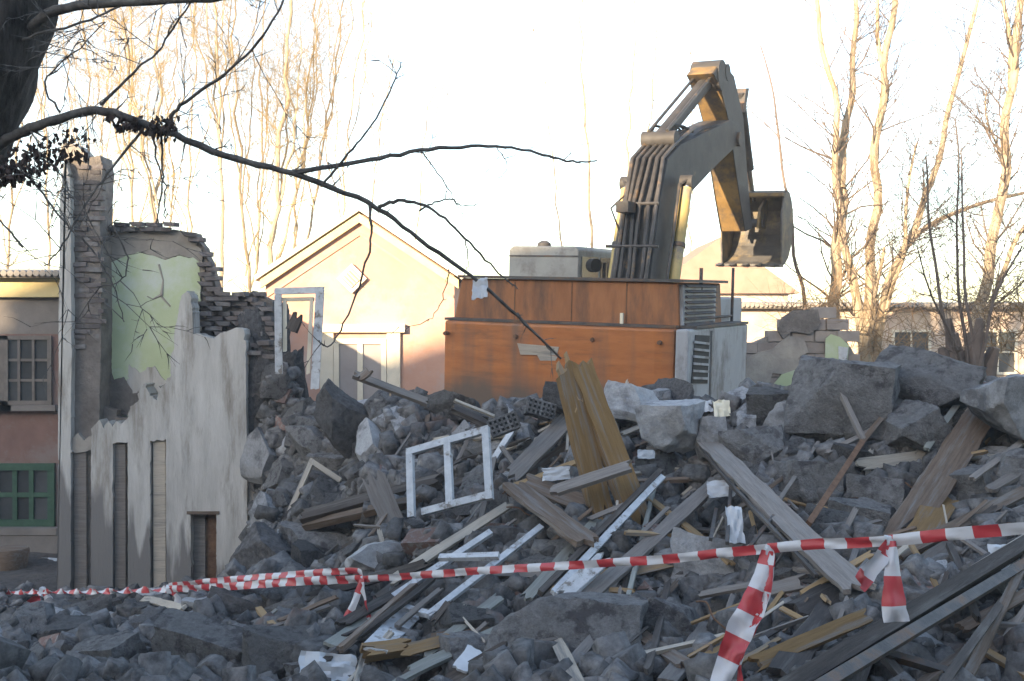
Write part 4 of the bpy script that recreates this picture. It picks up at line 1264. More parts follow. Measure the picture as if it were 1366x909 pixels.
# -- door frame left standing at the crest by the gabled house
df = empty('door_frame', tuple(at(398, 505, 16.3)), 'white door frame left standing between ruined wall and gabled house', 'door frame')
def dfb(px0, py0, px1, py1, w_, m, name, dy=0):
    A, B = at(px0, py0, 16.3 + dy), at(px1, py1, 16.3 + dy)
    M = frame_from(A, B, Vector((.1, -1, .05)))
    M.translation = M.translation - df.location
    inst(name, plank_mesh(name, (B - A).length, w_, .09, m, int(px0 + py0), .02, .002), df, M)
dfb(371, 392, 372, 500, .10, 'frame_white', 'jamb')
dfb(427, 389, 420, 520, .12, 'frame_white', 'jamb')
dfb(366, 389, 433, 387, .09, 'frame_white', 'head')
dfb(380, 398, 380, 470, .05, 'cream_trim', 'stop', .06)
dfb(416, 398, 411, 500, .05, 'cream_trim', 'stop', .06)
dfb(376, 400, 420, 399, .05, 'cream_trim', 'stop', .07)
plank((386, 448, 16.0), (399, 418, 16.0), .17, 'wood_dark', 'black charred board leaning in the standing door frame', .05, .1, splinter=.1)

# -- paper, plastic and fabric scraps
def scrap(px, py, sw, sh, m, label, lift=.2, seed=1, crumple=.25, name='paper_scrap', cat='scrap', D=None):
    r_ = random.Random(seed)
    p = at(px, py, D) if D else hitl(px, py, lift)
    n = 9
    nn = Vector((r_.uniform(-.3, .3), -.75, .5)).normalized()
    X = nn.orthogonal().normalized()
    X = (Vector((1, 0, 0)) - nn * nn.x).normalized()
    Yv = nn.cross(X)
    vs, fs = [], []
    for s in (0, 1):
        for i in range(n + 1):
            for j in range(n + 1):
                u, v = i / n - .5, j / n - .5
                k = 1 - .35 * (abs(u) * 2) ** 2 * mnoise.noise((v * 3 + seed, seed, s * 0)) ** 2
                edge = 1 + .07 * mnoise.noise((u * 5, v * 5, seed * 3.1))
                h = mnoise.noise((u * 4 + seed, v * 4, seed)) * crumple * min(sw, sh)
                vs.append(X * u * sw * k * edge + Yv * v * sh * edge + nn * (h - s * .004))
    def I(s, i, j): return s * (n + 1) ** 2 + i * (n + 1) + j
    for i in range(n):
        for j in range(n):
            fs.append((I(0, i, j), I(0, i + 1, j), I(0, i + 1, j + 1), I(0, i, j + 1)))
            fs.append((I(1, i, j), I(1, i, j + 1), I(1, i + 1, j + 1), I(1, i + 1, j)))
    for i in range(n):
        for a, b_ in (((i, 0), (i + 1, 0)), ((i + 1, n), (i, n)), ((0, i + 1), (0, i)), ((n, i), (n, i + 1))):
            fs.append((I(0, *a), I(1, *a), I(1, *b_), I(0, *b_)))
    mb = MB()
    mb.add(vs, fs)
    o = mb.build(name, m, smooth=True)
    o.location = p
    PLANKS.append((p - Vector((sw / 2, 0, 0)), p + Vector((sw / 2, 0, 0)), sh))
    return tag(o, label, cat)
scrap(962, 652, .26, .17, 'scrap_white', 'white paper sheet beside the broad weathered board', .3, 3)
scrap(981, 700, .14, .34, 'scrap_white', 'narrow white plaster sheet by the black rods', .25, 5)
scrap(742, 632, .28, .14, 'scrap_white', 'crumpled white plastic at the foot of the upright beams', .25, 8, .22, 'plastic_scrap')
scrap(963, 545, .18, .20, 'scrap_yellow', 'cream crumpled bag on the crest beside the grey flank', .3, 11, .22, 'plastic_bag', 'bag')
scrap(942, 542, .14, .14, 'scrap_white', 'white plastic scrap left of the cream bag', .25, 13, .22, 'plastic_scrap')
scrap(862, 606, .18, .10, 'scrap_white', 'small white sheet under the faceted grey stone', .25, 17)
scrap(808, 842, .12, .12, 'scrap_white', 'white shard right of the big rough block', .2, 19)
scrap(437, 893, .42, .24, 'scrap_white', 'white plastic sack with tape tail end at the bottom edge', .15, 23, .3, 'plastic_sack', 'sack')
scrap(1342, 748, .22, .26, 'scrap_white', 'torn white sheet above the corner sticks', .15, 29, .2)
scrap(300, 782, .10, .10, 'scrap_white', 'tiny white scrap at the foot of the low door', .1, 31, .3)
scrap(348, 715, .10, .14, 'scrap_white', 'tiny white scrap right of the white wall', .25, 37, .3)
scrap(50, 756, .9, .30, 'scrap_white', 'heap of pale sacking before the old house', .1, 41, .6, 'sacking', 'sacking', D=19.2)
scrap(640, 385, .11, .16, 'scrap_white', 'bluish white plastic caught on the overhanging branch', .1, 43, .22, 'plastic_scrap', D=7.75)
# pot by the old house
MB().tube([(0, 0, 0), (0, 0, .1), (0, 0, .45), (0, 0, .5)], [.2, .24, .3, .28], 14).build('wooden_tub', 'wood_brown', smooth=True)
tub = bpy.data.objects['wooden_tub']
tub.location = at(14, 772, 18.6)
tag(tub, 'brown wooden tub standing before the old house', 'tub')

def tpt(px, py):
    # depth along one straight line in plan, from the near right post to the far left
    P1, P2_ = (2.305, 5.5), (-3.42, 12.0)
    k = (px - 683) / FPX
    t = (k * P1[1] - P1[0]) / ((P2_[0] - P1[0]) - k * (P2_[1] - P1[1]))
    return at(px, py, P1[1] + t * (P2_[1] - P1[1]))
tl_ = [tpt(*q) for q in ((0, 790), (130, 789), (226, 786), (380, 777), (484, 773), (620, 763), (800, 752), (1025, 732), (1187, 722), (1350, 706))]
PLANKS += [(a_, b_, .12) for a_, b_ in zip(tl_[:-1], tl_[1:])]

# ------------------------------------------------------------------ rubble
def seg_dist(p, A, B):
    d = B - A
    t = max(0, min(1, (p - A).dot(d) / max(d.length_squared, 1e-9)))
    return (p - (A + d * t)).length

# -- the big ones, each with its own look: px box, depth, dims ratio, tilt
BIG = [
    ((668, 858, 800, 925), 6.3, 'mortar', 'broadest rough masonry block, low in the foreground below the tape', 0),
    ((1062, 1186, 484, 592), 11.8, 'mortar', 'large rough boulder of masonry with dark end on the right crest', .1),
    ((1172, 1300, 474, 560), 12.0, 'mortar', 'broad cracked slab of wall standing on the right crest', .25),
    ((1180, 1250, 540, 610), 11.2, 'mortar', 'squarish masonry lump below the broad cracked slab', -.1),
    ((1300, 1390, 500, 580), 11.0, 'pale_concrete', 'smooth pale slab at the right end of the crest', .1),
    ((860, 930, 540, 606), 11.7, 'pale_concrete', 'faceted smooth grey stone below the excavator flank', 0),
    ((1010, 1086, 536, 620), 11.3, 'pale_concrete', 'upright pale block left of the large boulder', .05),
    ((965, 1045, 575, 640), 10.8, 'mortar', 'wide grey block below the upright pale block', -.15),
    ((808, 880, 516, 562), 12.4, 'pale_concrete', 'flat pale lump leaning on the counterweight', .2),
    ((1000, 1062, 515, 570), 12.2, 'mortar', 'round lump on the crest right of the cream bag', 0),
    ((925, 965, 560, 610), 11.6, 'pale_concrete', 'narrow pale stone between faceted stone and wide block', 0),
    ((372, 474, 706, 766), 11.4, 'mortar', 'flat topped grey lump in front of the dark beams', .1),
    ((325, 392, 712, 772), 12.2, 'dark_mortar', 'dark tilted slab at the foot of the ruined wall', .5),
    ((468, 556, 722, 772), 10.4, 'pale_concrete', 'smooth grey lump above the knotted tape', -.1),
    ((362, 430, 790, 835), 9.3, 'mortar', 'pointed grey lump just below the pink twisted tape', .2),
    ((940, 1002, 775, 840), 6.9, 'mortar', 'squared grey lump left of the big tape tail', 0),
    ((898, 992, 712, 790), 8.0, 'pale_concrete', 'round grey stone with the tape passing before it', .1),
    ((1135, 1205, 640, 700), 9.3, 'mortar', 'grey lump right of the rusty bar', 0),
    ((1105, 1180, 670, 730), 8.7, 'mortar', 'grey stone on the slope above the pair of tape flags', .15),
    ((412, 492, 528, 592), 14.2, 'dark_mortar', 'tilted squared block on the left slope of the crest', .65),
    ((205, 345, 838, 915), 7.4, 'mortar', 'broad low lump in the left foreground', .1),
    ((100, 185, 858, 915), 7.3, 'mortar', 'rounded lump in the left corner foreground', -.2),
    ((40, 115, 830, 880), 8.3, 'mortar', 'squared lump under the far tape flag', .1),
    ((280, 352, 790, 838), 9.6, 'dark_mortar', 'dark rounded boulder under the pink twisted tape', .2),
    ((330, 440, 850, 920), 6.9, 'mortar', 'grooved grey lump left of the white sack', .1),
    ((630, 700, 700, 745), 9.3, 'dark_mortar', 'dark lump under the long pale board', 0),
    ((1245, 1330, 628, 690), 8.7, 'mortar', 'grey lump beneath the right end of the largest brown plank', -.1),
    ((1040, 1110, 620, 690), 9.9, 'mortar', 'grey lump above the broad weathered board', .1),
    ((730, 800, 515, 560), 12.5, 'dark_mortar', 'dark lump behind the upright beams', .1),
    ((560, 640, 520, 560), 13.9, 'mortar', 'rounded lump at the left foot of the counterweight', 0),
    ((860, 935, 800, 860), 6.9, 'mortar', 'grey lump right of the broadest masonry block', .2),
    ((590, 660, 850, 905), 6.9, 'mortar', 'brownish lump between the greenish boards', .1),
    ((500, 600, 870, 925), 6.5, 'dark_mortar', 'dark lump under the split log', 0),
    ((1320, 1380, 600, 660), 9.0, 'mortar', 'grey lump behind the grey and pale laths', 0),
]
BIGS = []
for i, ((xa_, xb_, ya_, yb_), D, m, label, tilt) in enumerate(BIG):
    if yb_ > 610:
        D = hit((xa_ + xb_) / 2, ya_ * .35 + yb_ * .65).y
    c = at((xa_ + xb_) / 2, (ya_ + yb_) / 2, D)
    w_ = (xb_ - xa_) / FPX * D
    h_ = (yb_ - ya_) / FPX * D
    me = chunk_mesh('rubble_block', 300 + i, (w_ * 1.05, min(w_, h_) * 1.0, h_ * 1.05), m, 24, 8, .06, .56, .016)
    o = inst('rubble_block', me)
    o.location = c
    o.rotation_euler = (random.uniform(-.25, .25), tilt, random.uniform(-.6, .6))
    tag(o, label, 'rubble block')
    BIGS.append((c, max(w_, h_) / 2))
    NAMED.append((c, label))

# -- some three hundred loose lumps, told apart only by their place
KINDS = [('mortar', 'rough grey mortar lump lying loose on the heap', 'loose grey lumps on the heap'),
         ('pale_concrete', 'smooth pale grey concrete lump lying loose on the heap', 'loose pale lumps on the heap'),
         ('dark_mortar', 'dark sooty lump lying loose on the heap', 'loose dark lumps on the heap'),
         ('red_brick', 'reddish broken brick piece lying loose on the heap', 'loose brick pieces on the heap')]
protos = {}
for ki, (m, _, _) in enumerate(KINDS):
    protos[m] = []
    for j in range(7):
        r_ = random.Random(50 * ki + j)
        if m == 'red_brick':
            dm_ = (r_.uniform(1.0, 1.7), .9, .6)
            protos[m].append(chunk_mesh('rubble_lump', 700 + 50 * ki + j, dm_, m, 6, 2, .03, .7, .012))
        else:
            dm_ = (r_.uniform(1.1, 1.7), r_.uniform(.9, 1.25), r_.uniform(.75, 1.05))
            protos[m].append(chunk_mesh('rubble_lump', 700 + 50 * ki + j, dm_, m, 14, 9, .04, .52, .016))
lumps = []
tries = 0
while len(lumps) < 300 and tries < 20000:
    tries += 1
    if random.random() < .22:
        px, py = random.uniform(332, 520), random.uniform(450, 720)
        if py < 380 + (px - 330) * 1.1: continue
    else:
        px, py = random.uniform(-10, 1376), random.uniform(520, 905)
        if px < 345 and py < 800: continue
    if px < 352 and 540 < py < 800: continue
    p = hit(px, py)
    if p.y > 17.2 or (p.x < -3.95 and p.y > 16.4): continue
    big = (len(lumps) / 300) ** .6
    px_size = (54 - 30 * big) * random.uniform(.75, 1.3)
    s = min(.62, px_size / FPX * p.y)
    if any((p - q).length < (s + t) * .43 for q, t in lumps): continue
    if any((p - q).length < t * .85 + s * .3 for q, t in BIGS): continue
    if any(seg_dist(p + Vector((0, 0, s * .2)), A, B) < s * .42 + w_ * .35 for A, B, w_ in PLANKS): continue
    m, label, group = random.choices(KINDS, (56, 18, 12, 14))[0]
    if m == 'red_brick':
        s = min(s, .26)
    o = inst('rubble_lump', random.choice(protos[m]))
    n_ = hn(p.x, p.y)
    o.rotation_euler = (Quaternion(Vector((0, 0, 1)).cross(n_).normalized() if n_.z < .999 else Vector((1, 0, 0)), math.acos(min(1, n_.z)))
                        @ Quaternion((0, 0, 1), random.uniform(0, 6.28)) @ Quaternion((1, 0, 0), random.gauss(0, .35))).to_euler()
    o.scale = (s * random.uniform(.85, 1.15), s * random.uniform(.85, 1.15), s * random.uniform(.85, 1.1))
    o.location = Vector((p.x, p.y, hz(p.x, p.y))) + n_ * s * .12
    head = {'mortar': 'rough grey lump', 'pale_concrete': 'smooth pale lump', 'dark_mortar': 'dark sooty lump', 'red_brick': 'reddish brick piece'}[m]
    tag(o, neighbour_label(o.location, head, label), 'rubble lump', group)
    lumps.append((p, s))

# -- perforated bricks
pb = bmesh.new()
def perforated(px, py, D, rz, label):
    t = MB()
    Lb, Hb, Tb, dark_plate = .30, .16, .13, .030
    # front face: lattice of webs, hole darkness painted on black plates behind
    cols, rows = 6, 3
    t.box((-Lb / 2, .012, -Hb / 2), (Lb / 2, Tb, Hb / 2))
    o = t.build('perforated_brick', 'red_brick' if False else 'mortar')
    sx, sz = Lb / cols, Hb / rows
    for i in range(cols + 1):
        x = -Lb / 2 + i * sx
        MB().box((x - .011, -.012, -Hb / 2), (x + .011, .0118, Hb / 2)).build('web', 'mortar', o)
    for k in range(rows + 1):
        z = -Hb / 2 + k * sz
        MB().box((-Lb / 2, -.011, z - .011), (Lb / 2, .0115, z + .011)).build('web', 'mortar', o)
    hm = MB().box((-sx / 2 + .011, .006, -sz / 2 + .011), (sx / 2 - .011, .0119, sz / 2 - .011)).mesh('dark_plate', 'rubber')
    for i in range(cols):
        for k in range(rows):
            inst('dark_plate', hm, o, Matrix.Translation((-Lb / 2 + sx * (i + .5), 0, -Hb / 2 + sz * (k + .5))))
    o.location = at(px, py, D)
    o.rotation_euler = (-.35, rz, .15)
    tag(o, label, 'brick')
perforated(672, 566, 11.7, -.35, 'grey perforated brick with rows of holes beside the white bar')
perforated(722, 545, 12.2, .3, 'grey perforated brick left of the upright beams on the crest')

# -- small fragments: nobody could count them
def fragments():
    base = []
    for j in range(10):
        me = chunk_mesh('tmp', 1500 + j, ((1.5, .95, .6) if j % 2 else (1.15, .9, .75)), 'fragments', 3, 2 if j % 2 else 4, .05, .66 if j % 2 else .52, .02)
        v = np.array([tuple(q.co) for q in me.vertices])
        f = np.array([list(q.vertices) for q in me.polygons])
        base.append((v, f))
        bpy.data.meshes.remove(me)
    V, Fc, o = [], [], 0
    SA, SB, SW = (np.array([tuple(q[k]) if k < 2 else q[2] for q in PLANKS]) for k in range(3))
    SD = SB - SA
    SL = (SD ** 2).sum(1)
    for _ in range(30000):
        if random.random() < .75:
            px, py = random.uniform(-20, 1386), random.uniform(500, 930)
            if random.random() < .25:
                px, py = random.uniform(330, 560), random.uniform(440, 720)
            p = hit(px, py)
        else:
            p = Vector((random.uniform(-8.5, 9), random.uniform(4, 18), 0))
        if p.y > 17.3 or (p.x < -3.9 and p.y > 16.75): continue
        s = min(.28, max(.022, random.lognormvariate(-2.85, .62))) if random.random() > .09 else random.uniform(.12, .24)
        pp = np.array((p.x, p.y, hz(p.x, p.y)))
        tt = np.clip(((pp - SA) * SD).sum(1) / SL, 0, 1)
        if ((((pp - SA - SD * tt[:, None]) ** 2).sum(1)) ** .5 < s * .6 + SW * .3).any(): continue
        v, f = random.choice(base)
        q = Quaternion((random.gauss(0, 1), random.gauss(0, 1), random.gauss(0, 1), random.gauss(0, 1))).normalized().to_matrix()
        A = np.array(q) * s
        n_ = hn(p.x, p.y)
        loc = np.array((p.x, p.y, hz(p.x, p.y))) + np.array(n_) * s * .22
        V.append(v @ A.T + loc)
        Fc.append(f + o)
        o += len(v)
    V, Fc = np.concatenate(V), np.concatenate(Fc)
    me = bpy.data.meshes.new('rubble_fragments')
    me.vertices.add(len(V))
    me.vertices.foreach_set('co', V.ravel())
    me.loops.add(Fc.size)
    me.loops.foreach_set('vertex_index', Fc.ravel())
    me.polygons.add(len(Fc))
    me.polygons.foreach_set('loop_start', np.arange(0, Fc.size, 4))
    me.polygons.foreach_set('loop_total', np.full(len(Fc), 4))
    me.update(calc_edges=True)
    me.materials.append(MATS['fragments'])
    ob = inst('rubble_fragments', me)
    tag(ob, 'crumbled mortar and small broken stone covering the heap', 'rubble', kind='stuff')
fragments()

# ------------------------------------------------------------------ barrier tape
def ribbon(pts, width, twist, name, parent=None, stripe=.28, u0=0.0, flutter=.0, crumple=.16):
    pts = [Vector(p) for p in pts]
    # resample
    seg = [0]
    for a, b in zip(pts[:-1], pts[1:]):
        seg.append(seg[-1] + (b - a).length)
    n = max(8, int(seg[-1] / .035))
    out = []
    for i in range(n + 1):
        s = seg[-1] * i / n
        k = max(0, min(len(pts) - 2, int(np.searchsorted(seg, s) - 1)))
        t = (s - seg[k]) / max(1e-9, seg[k + 1] - seg[k])
        p0, p1, p2, p3 = pts[max(0, k - 1)], pts[k], pts[k + 1], pts[min(len(pts) - 1, k + 2)]
        out.append((.5 * ((2 * p1) + (p2 - p0) * t + (2 * p0 - 5 * p1 + 4 * p2 - p3) * t * t + (3 * p1 - p0 - 3 * p2 + p3) * t ** 3), s))
    vs, fs, us = [], [], []
    nw = 4
    for i, (p, s) in enumerate(out):
        T = (out[min(i + 1, n)][0] - out[max(i - 1, 0)][0]).normalized()
        u = Vector((0, 0, 1)) if abs(T.z) < .8 else Vector((1, 0, 0))
        u = (u - T * u.dot(T)).normalized()
        v = T.cross(u)
        a = twist(s) if callable(twist) else twist * s
        wd = width(s / seg[-1]) if callable(width) else width
        c = u * math.cos(a) + v * math.sin(a)
        d = v * math.cos(a) - u * math.sin(a)
        for j in range(nw + 1):
            k = j / nw - .5
            vs.append(p + c * k * wd + d * (flutter * wd * math.sin(k * 5 + s * 9) + .06 * wd * math.cos(k * 3.1)) + d * mnoise.noise(Vector((s * 14, k * 5, u0 * 40))) * wd * crumple)
            us.append(((s + u0) / stripe, j / nw))
    for i in range(n):
        for j in range(nw):
            q = i * (nw + 1) + j
            fs.append((q, q + 1, q + nw + 2, q + nw + 1))
    me = bpy.data.meshes.new(name)
    me.from_pydata([tuple(q) for q in vs], [], fs)
    uvl = me.uv_layers.new(name='UVMap')
    for l in me.loops:
        uvl.data[l.index].uv = us[l.vertex_index]
    me.polygons.foreach_set('use_smooth', [True] * len(me.polygons))
    me.materials.append(MATS['tape'])
    return inst(name, me, parent)

tp = empty('barrier_tape', (0, 0, 0), 'red and white striped barrier tape strung across in front of the heap', 'barrier tape')
main = [(-60, 786), (0, 790), (60, 789), (130, 789), (190, 787), (226, 786)]
ribbon([tpt(*p) for p in main], .075, 6.0, 'tape_run', tp, flutter=.08)
ribbon([tpt(*p) for p in [(226, 786), (300, 783), (380, 777), (440, 774), (484, 773)]], .075, lambda s: .35 * math.sin(s * 2.2), 'tape_run', tp, flutter=.10)
ribbon([tpt(*p) + Vector((0, .02, .035)) for p in [(226, 786), (300, 779), (380, 773), (465, 768), (484, 773)]], .06, lambda s: .5 * math.sin(s * 1.7 + 1), 'tape_run', tp, flutter=.10, u0=.13)
ribbon([tpt(*p) for p in [(484, 773), (540, 769), (620, 763), (700, 758), (800, 752), (900, 745), (980, 736), (1025, 732)]], .056, lambda s: .25 * math.sin(s * 2.3) + .15 * math.sin(s * 5.1), 'tape_run', tp, flutter=.10)
ribbon([tpt(*p) for p in [(1025, 732), (1090, 726), (1140, 724), (1187, 722)]], .058, lambda s: .25 * math.sin(s * 3), 'tape_run', tp, flutter=.12, u0=.05)
ribbon([tpt(*p) for p in [(1187, 722), (1230, 717), (1290, 711), (1350, 706), (1420, 702)]], .062, lambda s: .2 * math.sin(s * 3), 'tape_run', tp, flutter=.08, u0=.1)
def tail(seq, width, tw, u0=0, fl=.15, back=0):
    px0 = seq[0][0]
    y0 = tpt(*seq[0]).y
    ribbon([at(px, py, y0 - .02 - .03 * i + back) for i, (px, py) in enumerate(seq)], width, tw, 'tape_tail', tp, flutter=fl, u0=u0, crumple=.45)
tail([(1025, 735), (1018, 770), (1003, 810), (985, 850), (968, 890), (955, 925)], lambda t: .075 + .07 * math.sin(t * 3), lambda s: .5 * math.sin(s * 4), .05)
tail([(1027, 735), (1024, 775), (1012, 820), (990, 870), (985, 920)], .06, lambda s: .8 + .4 * math.sin(s * 3), .19)
tail([(1187, 722), (1176, 742), (1160, 762), (1147, 780)], lambda t: .05 + .075 * t, .3, .06)
tail([(1188, 722), (1190, 750), (1192, 790), (1196, 830)], lambda t: .05 + .09 * t, .2, .10)
tail([(484, 772), (470, 810), (450, 845), (437, 870), (432, 895)], lambda t: .05 + .06 * t, lambda s: .6 * math.sin(s * 3), .0)
tail([(484, 772), (486, 795), (492, 822), (493, 835)], .06, lambda s: 1 + s * 2, .1)
tail([(57, 788), (50, 798), (36, 812)], lambda t: .09 + .08 * t, .2, .2)
tail([(58, 788), (70, 812), (82, 830), (97, 850)], lambda t: .10 + .06 * t, .5, .05)
tail([(226, 786), (236, 800), (234, 822)], .08, 1.5, .05)
for px, py in ((484, 773), (1026, 733), (1187, 722), (226, 786), (57, 788)):
    p = tpt(px, py)
    s_ = .022 if px > 400 else .035
    kn = chunk_mesh('knot', px, (s_ * 2, s_ * 2, s_ * 2.4), 'scrap_white', 4, 3, .1)
    inst('knot', kn, tp, Matrix.Translation(p))

# ------------------------------------------------------------------ trees
def grow(mb, p, d, L, r, depth, rnd, up=.0, droop=0, sides=4, spread=.7, kids=4, wig=.18):
    """a twig with side twigs"""
    n = max(3, int(L / .35)) if depth else 3
    n = min(n, 7)
    pts, rad = [p], [r]
    q, v = p.copy(), d.normalized()
    for i in range(n):
        v = (v + Vector((rnd.gauss(0, wig), rnd.gauss(0, wig), rnd.gauss(0, wig) + up - droop * i / n))).normalized()
        q = q + v * (L / n)
        pts.append(q.copy())
        rad.append(r * (1 - .8 * (i + 1) / n))
    mb.tube(pts, rad, sides if depth else 3, caps=False)
    if depth:
        for i in range(kids):
            k = rnd.randint(1, len(pts) - 1)
            t = (pts[k] - pts[k - 1]).normalized()
            sidev = Vector((rnd.gauss(0, 1), rnd.gauss(0, 1), rnd.gauss(0, 1)))
            sidev = (sidev - t * sidev.dot(t)).normalized()
            grow(mb, pts[k], t + sidev * spread * rnd.uniform(.6, 1.4), L * rnd.uniform(.35, .6), max(rad[k] * .6, .0035), depth - 1, rnd, up, droop, sides, spread, kids, wig)

def traced_tree(name, label, paths, base_D, group=None, bark='bark_pale', twig='twig_pale', twigs=10, tl=1.3, seed=1, gnd=None, tr=.012, wob=.0, up=.06, depth=2):
    """stems follow the photographed lines, each at its own depth, with twigs grown along them"""
    rnd = random.Random(seed)
    t = empty(name, (0, 0, 0), label, 'tree', group)
    tw = MB()
    first = True
    root = None
    for stem in paths:
        seq, r0, r1 = stem[0], stem[1], stem[2]
        dD = stem[3] if len(stem) > 3 else rnd.uniform(-.8, .8)
        m = len(seq)
        pts = [at(px, py, base_D + dD * i / max(1, m - 1)) for i, (px, py) in enumerate(seq)]
        if first:
            g = pts[0].copy()
            g.z = (gnd if gnd is not None else 0) - .2
            if g.z < pts[0].z - .3:
                pts = [g] + pts
            root = pts[0]
        else:
            if (pts[0] - root).length < 2.2 and stem[-1] != 'up':
                pass
        cp = catmull(pts, 5)
        n = len(cp)
        ww = .018 * base_D / 10
        cp = [c_ + Vector((mnoise.noise(Vector((c_.z * .9, seed, r0 * 50))), mnoise.noise(Vector((c_.z * .9, seed + 9, r0 * 50))), 0)) * ww * 4 * min(1, i_ / 4) for i_, c_ in enumerate(cp)]
        rad = [r0 + (r1 - r0) * (i / (n - 1)) for i in range(n)]
        MB().tube(cp, rad, 8).build('trunk' if first else 'limb', bark, t, smooth=True)
        first = False
        for _ in range(twigs):
            k = rnd.randint(max(1, n // 4), n - 1)
            d = (cp[k] - cp[k - 1]).normalized()
            sv = Vector((rnd.gauss(0, 1), rnd.gauss(0, 1), rnd.gauss(0, .6)))
            sv = (sv - d * sv.dot(d)).normalized()
            grow(tw, cp[k], d * .8 + sv * .9, tl * rnd.uniform(.5, 1.4), max(tr, rad[k] * .22), depth, rnd, up)
    tw.build('crown', twig, t, fixn=False)
    return t

# group of stems right of the bucket
traced_tree('bare_tree', 'pale many stemmed bare tree right of the bucket behind the boulders', [
    ([(1158, 500), (1160, 440), (1168, 330), (1172, 200), (1182, 90), (1192, -40)], .15, .06),
    ([(1150, 490), (1140, 420), (1128, 330), (1118, 230), (1105, 120), (1086, 0), (1082, -40)], .11, .04),
    ([(1122, 250), (1132, 140), (1142, 40), (1150, -40)], .09, .04),
    ([(1168, 215), (1178, 120), (1176, 30), (1174, -40)], .07, .03),
    ([(1112, 480), (1116, 380), (1120, 270), (1119, 210)], .14, .08),
    ], 24, bark='bark_pale', twig='twig_grey', twigs=30, seed=3, tl=1.6, tr=.007)
traced_tree('bare_tree', 'bare tree with stems slanting up to the right of the pale clump', [
    ([(1166, 480), (1180, 410), (1205, 340), (1240, 260), (1268, 140), (1290, 60), (1312, -30)], .11, .035),
    ([(1172, 440), (1190, 370), (1225, 310), (1300, 275), (1380, 255)], .07, .03),
    ([(1178, 430), (1200, 330), (1215, 250), (1232, 190)], .05, .02),
    ([(1160, 470), (1168, 400), (1176, 330)], .06, .03),
    ], 23.2, bark='bark_pale', twig='twig_grey', twigs=32, seed=5, tl=1.4, tr=.007)
traced_tree('bare_tree', 'bare tree with one tall trunk at the right edge over the brush', [
    ([(1300, 470), (1318, 370), (1334, 270), (1342, 170), (1356, 80), (1362, -30)], .12, .06),
    ([(1338, 240), (1328, 180), (1322, 120)], .03, .012),
    ([(1348, 120), (1346, 50), (1340, -20)], .05, .03),
    ([(1310, 440), (1352, 330), (1400, 270)], .05, .03),
    ], 20, bark='bark_pale', twig='twig_grey', twigs=36, seed=8, tl=1.3, tr=.007)
traced_tree('bare_shrub', 'thin dark stemmed shrub rising beside the largest brown plank', [
    ([(1288, 505), (1262, 430), (1250, 350), (1240, 280), (1232, 210)], .035, .012),
    ([(1292, 500), (1284, 400), (1278, 300), (1272, 160)], .03, .01),
    ([(1300, 490), (1292, 380), (1284, 280), (1276, 200)], .028, .01),
    ([(1285, 500), (1265, 440), (1225, 330)], .025, .008),
    ([(1306, 490), (1330, 400), (1366, 330)], .03, .012),
    ], 15.5, bark='twig_grey', twig='twig_grey', twigs=18, seed=12, tl=.8, gnd=2.0, tr=.006)
# old stump of the coppice at the right
sb = MB()
for i in range(7):
    a_ = i * .9
    sb.tube([(.22 * math.cos(a_), .2 * math.sin(a_), -1.2), (.18 * math.cos(a_), .15 * math.sin(a_), -.3), (.26 * math.cos(a_ + .3), .22 * math.sin(a_), .25 + .1 * (i % 3)), (.34 * math.cos(a_ + .3), .3 * math.sin(a_), .5 + .2 * (i % 3))], [.2, .17, .11, .05], 8)
sb.tube([(0, 0, -1.2), (0, 0, -.4), (0, 0, .3)], [.32, .26, .1], 10)
stm = sb.mesh('stump', 'twig_grey', smooth=True)
o = inst('coppice_stump', stm)
o.location = at(1292, 512, 15.8)
tag(o, 'gnarled pale stump with shoots behind the right boulders', 'stump')
# thin sapling by the bucket
traced_tree('sapling', 'spindly sapling between bucket and pale bare tree', [
    ([(1078, 430), (1068, 340), (1050, 250), (1040, 190), (1022, 120), (1010, 60)], .05, .015),
    ([(1044, 215), (1036, 180), (1000, 150)], .02, .008),
    ([(1110, 212), (1070, 195), (1046, 182)], .025, .012)], 25, bark='twig_grey', twig='twig_grey', twigs=7, seed=21, tl=1.0, tr=.006)
# faint trees behind the excavator
for i, (seq, r0, lab) in enumerate([
    ([(846, 420), (838, 280), (838, 190), (846, 100), (848, -20)], .10, 'faint slim tree rising left of the excavator boom'),
    ([(868, 400), (862, 240), (870, 110), (878, -20)], .08, 'faint slim tree just behind the excavator boom'),
    ([(782, 400), (786, 250), (778, 120), (780, -20)], .13, 'pale tall tree behind the excavator cab'),
    ([(760, 400), (745, 270), (735, 180), (712, 20)], .08, 'pale leaning tree left of the cab trees'),
    ([(925, 380), (920, 240), (926, 100), (934, -20)], .07, 'faint slim tree behind the stick cylinder')]):
    traced_tree('bare_tree', lab, [(seq, r0 * .7, r0 * .25)], 48 + i * 2, 'faint trees far behind the excavator', twigs=22, seed=30 + i, tl=2.4, tr=.012, twig='twig_pale')
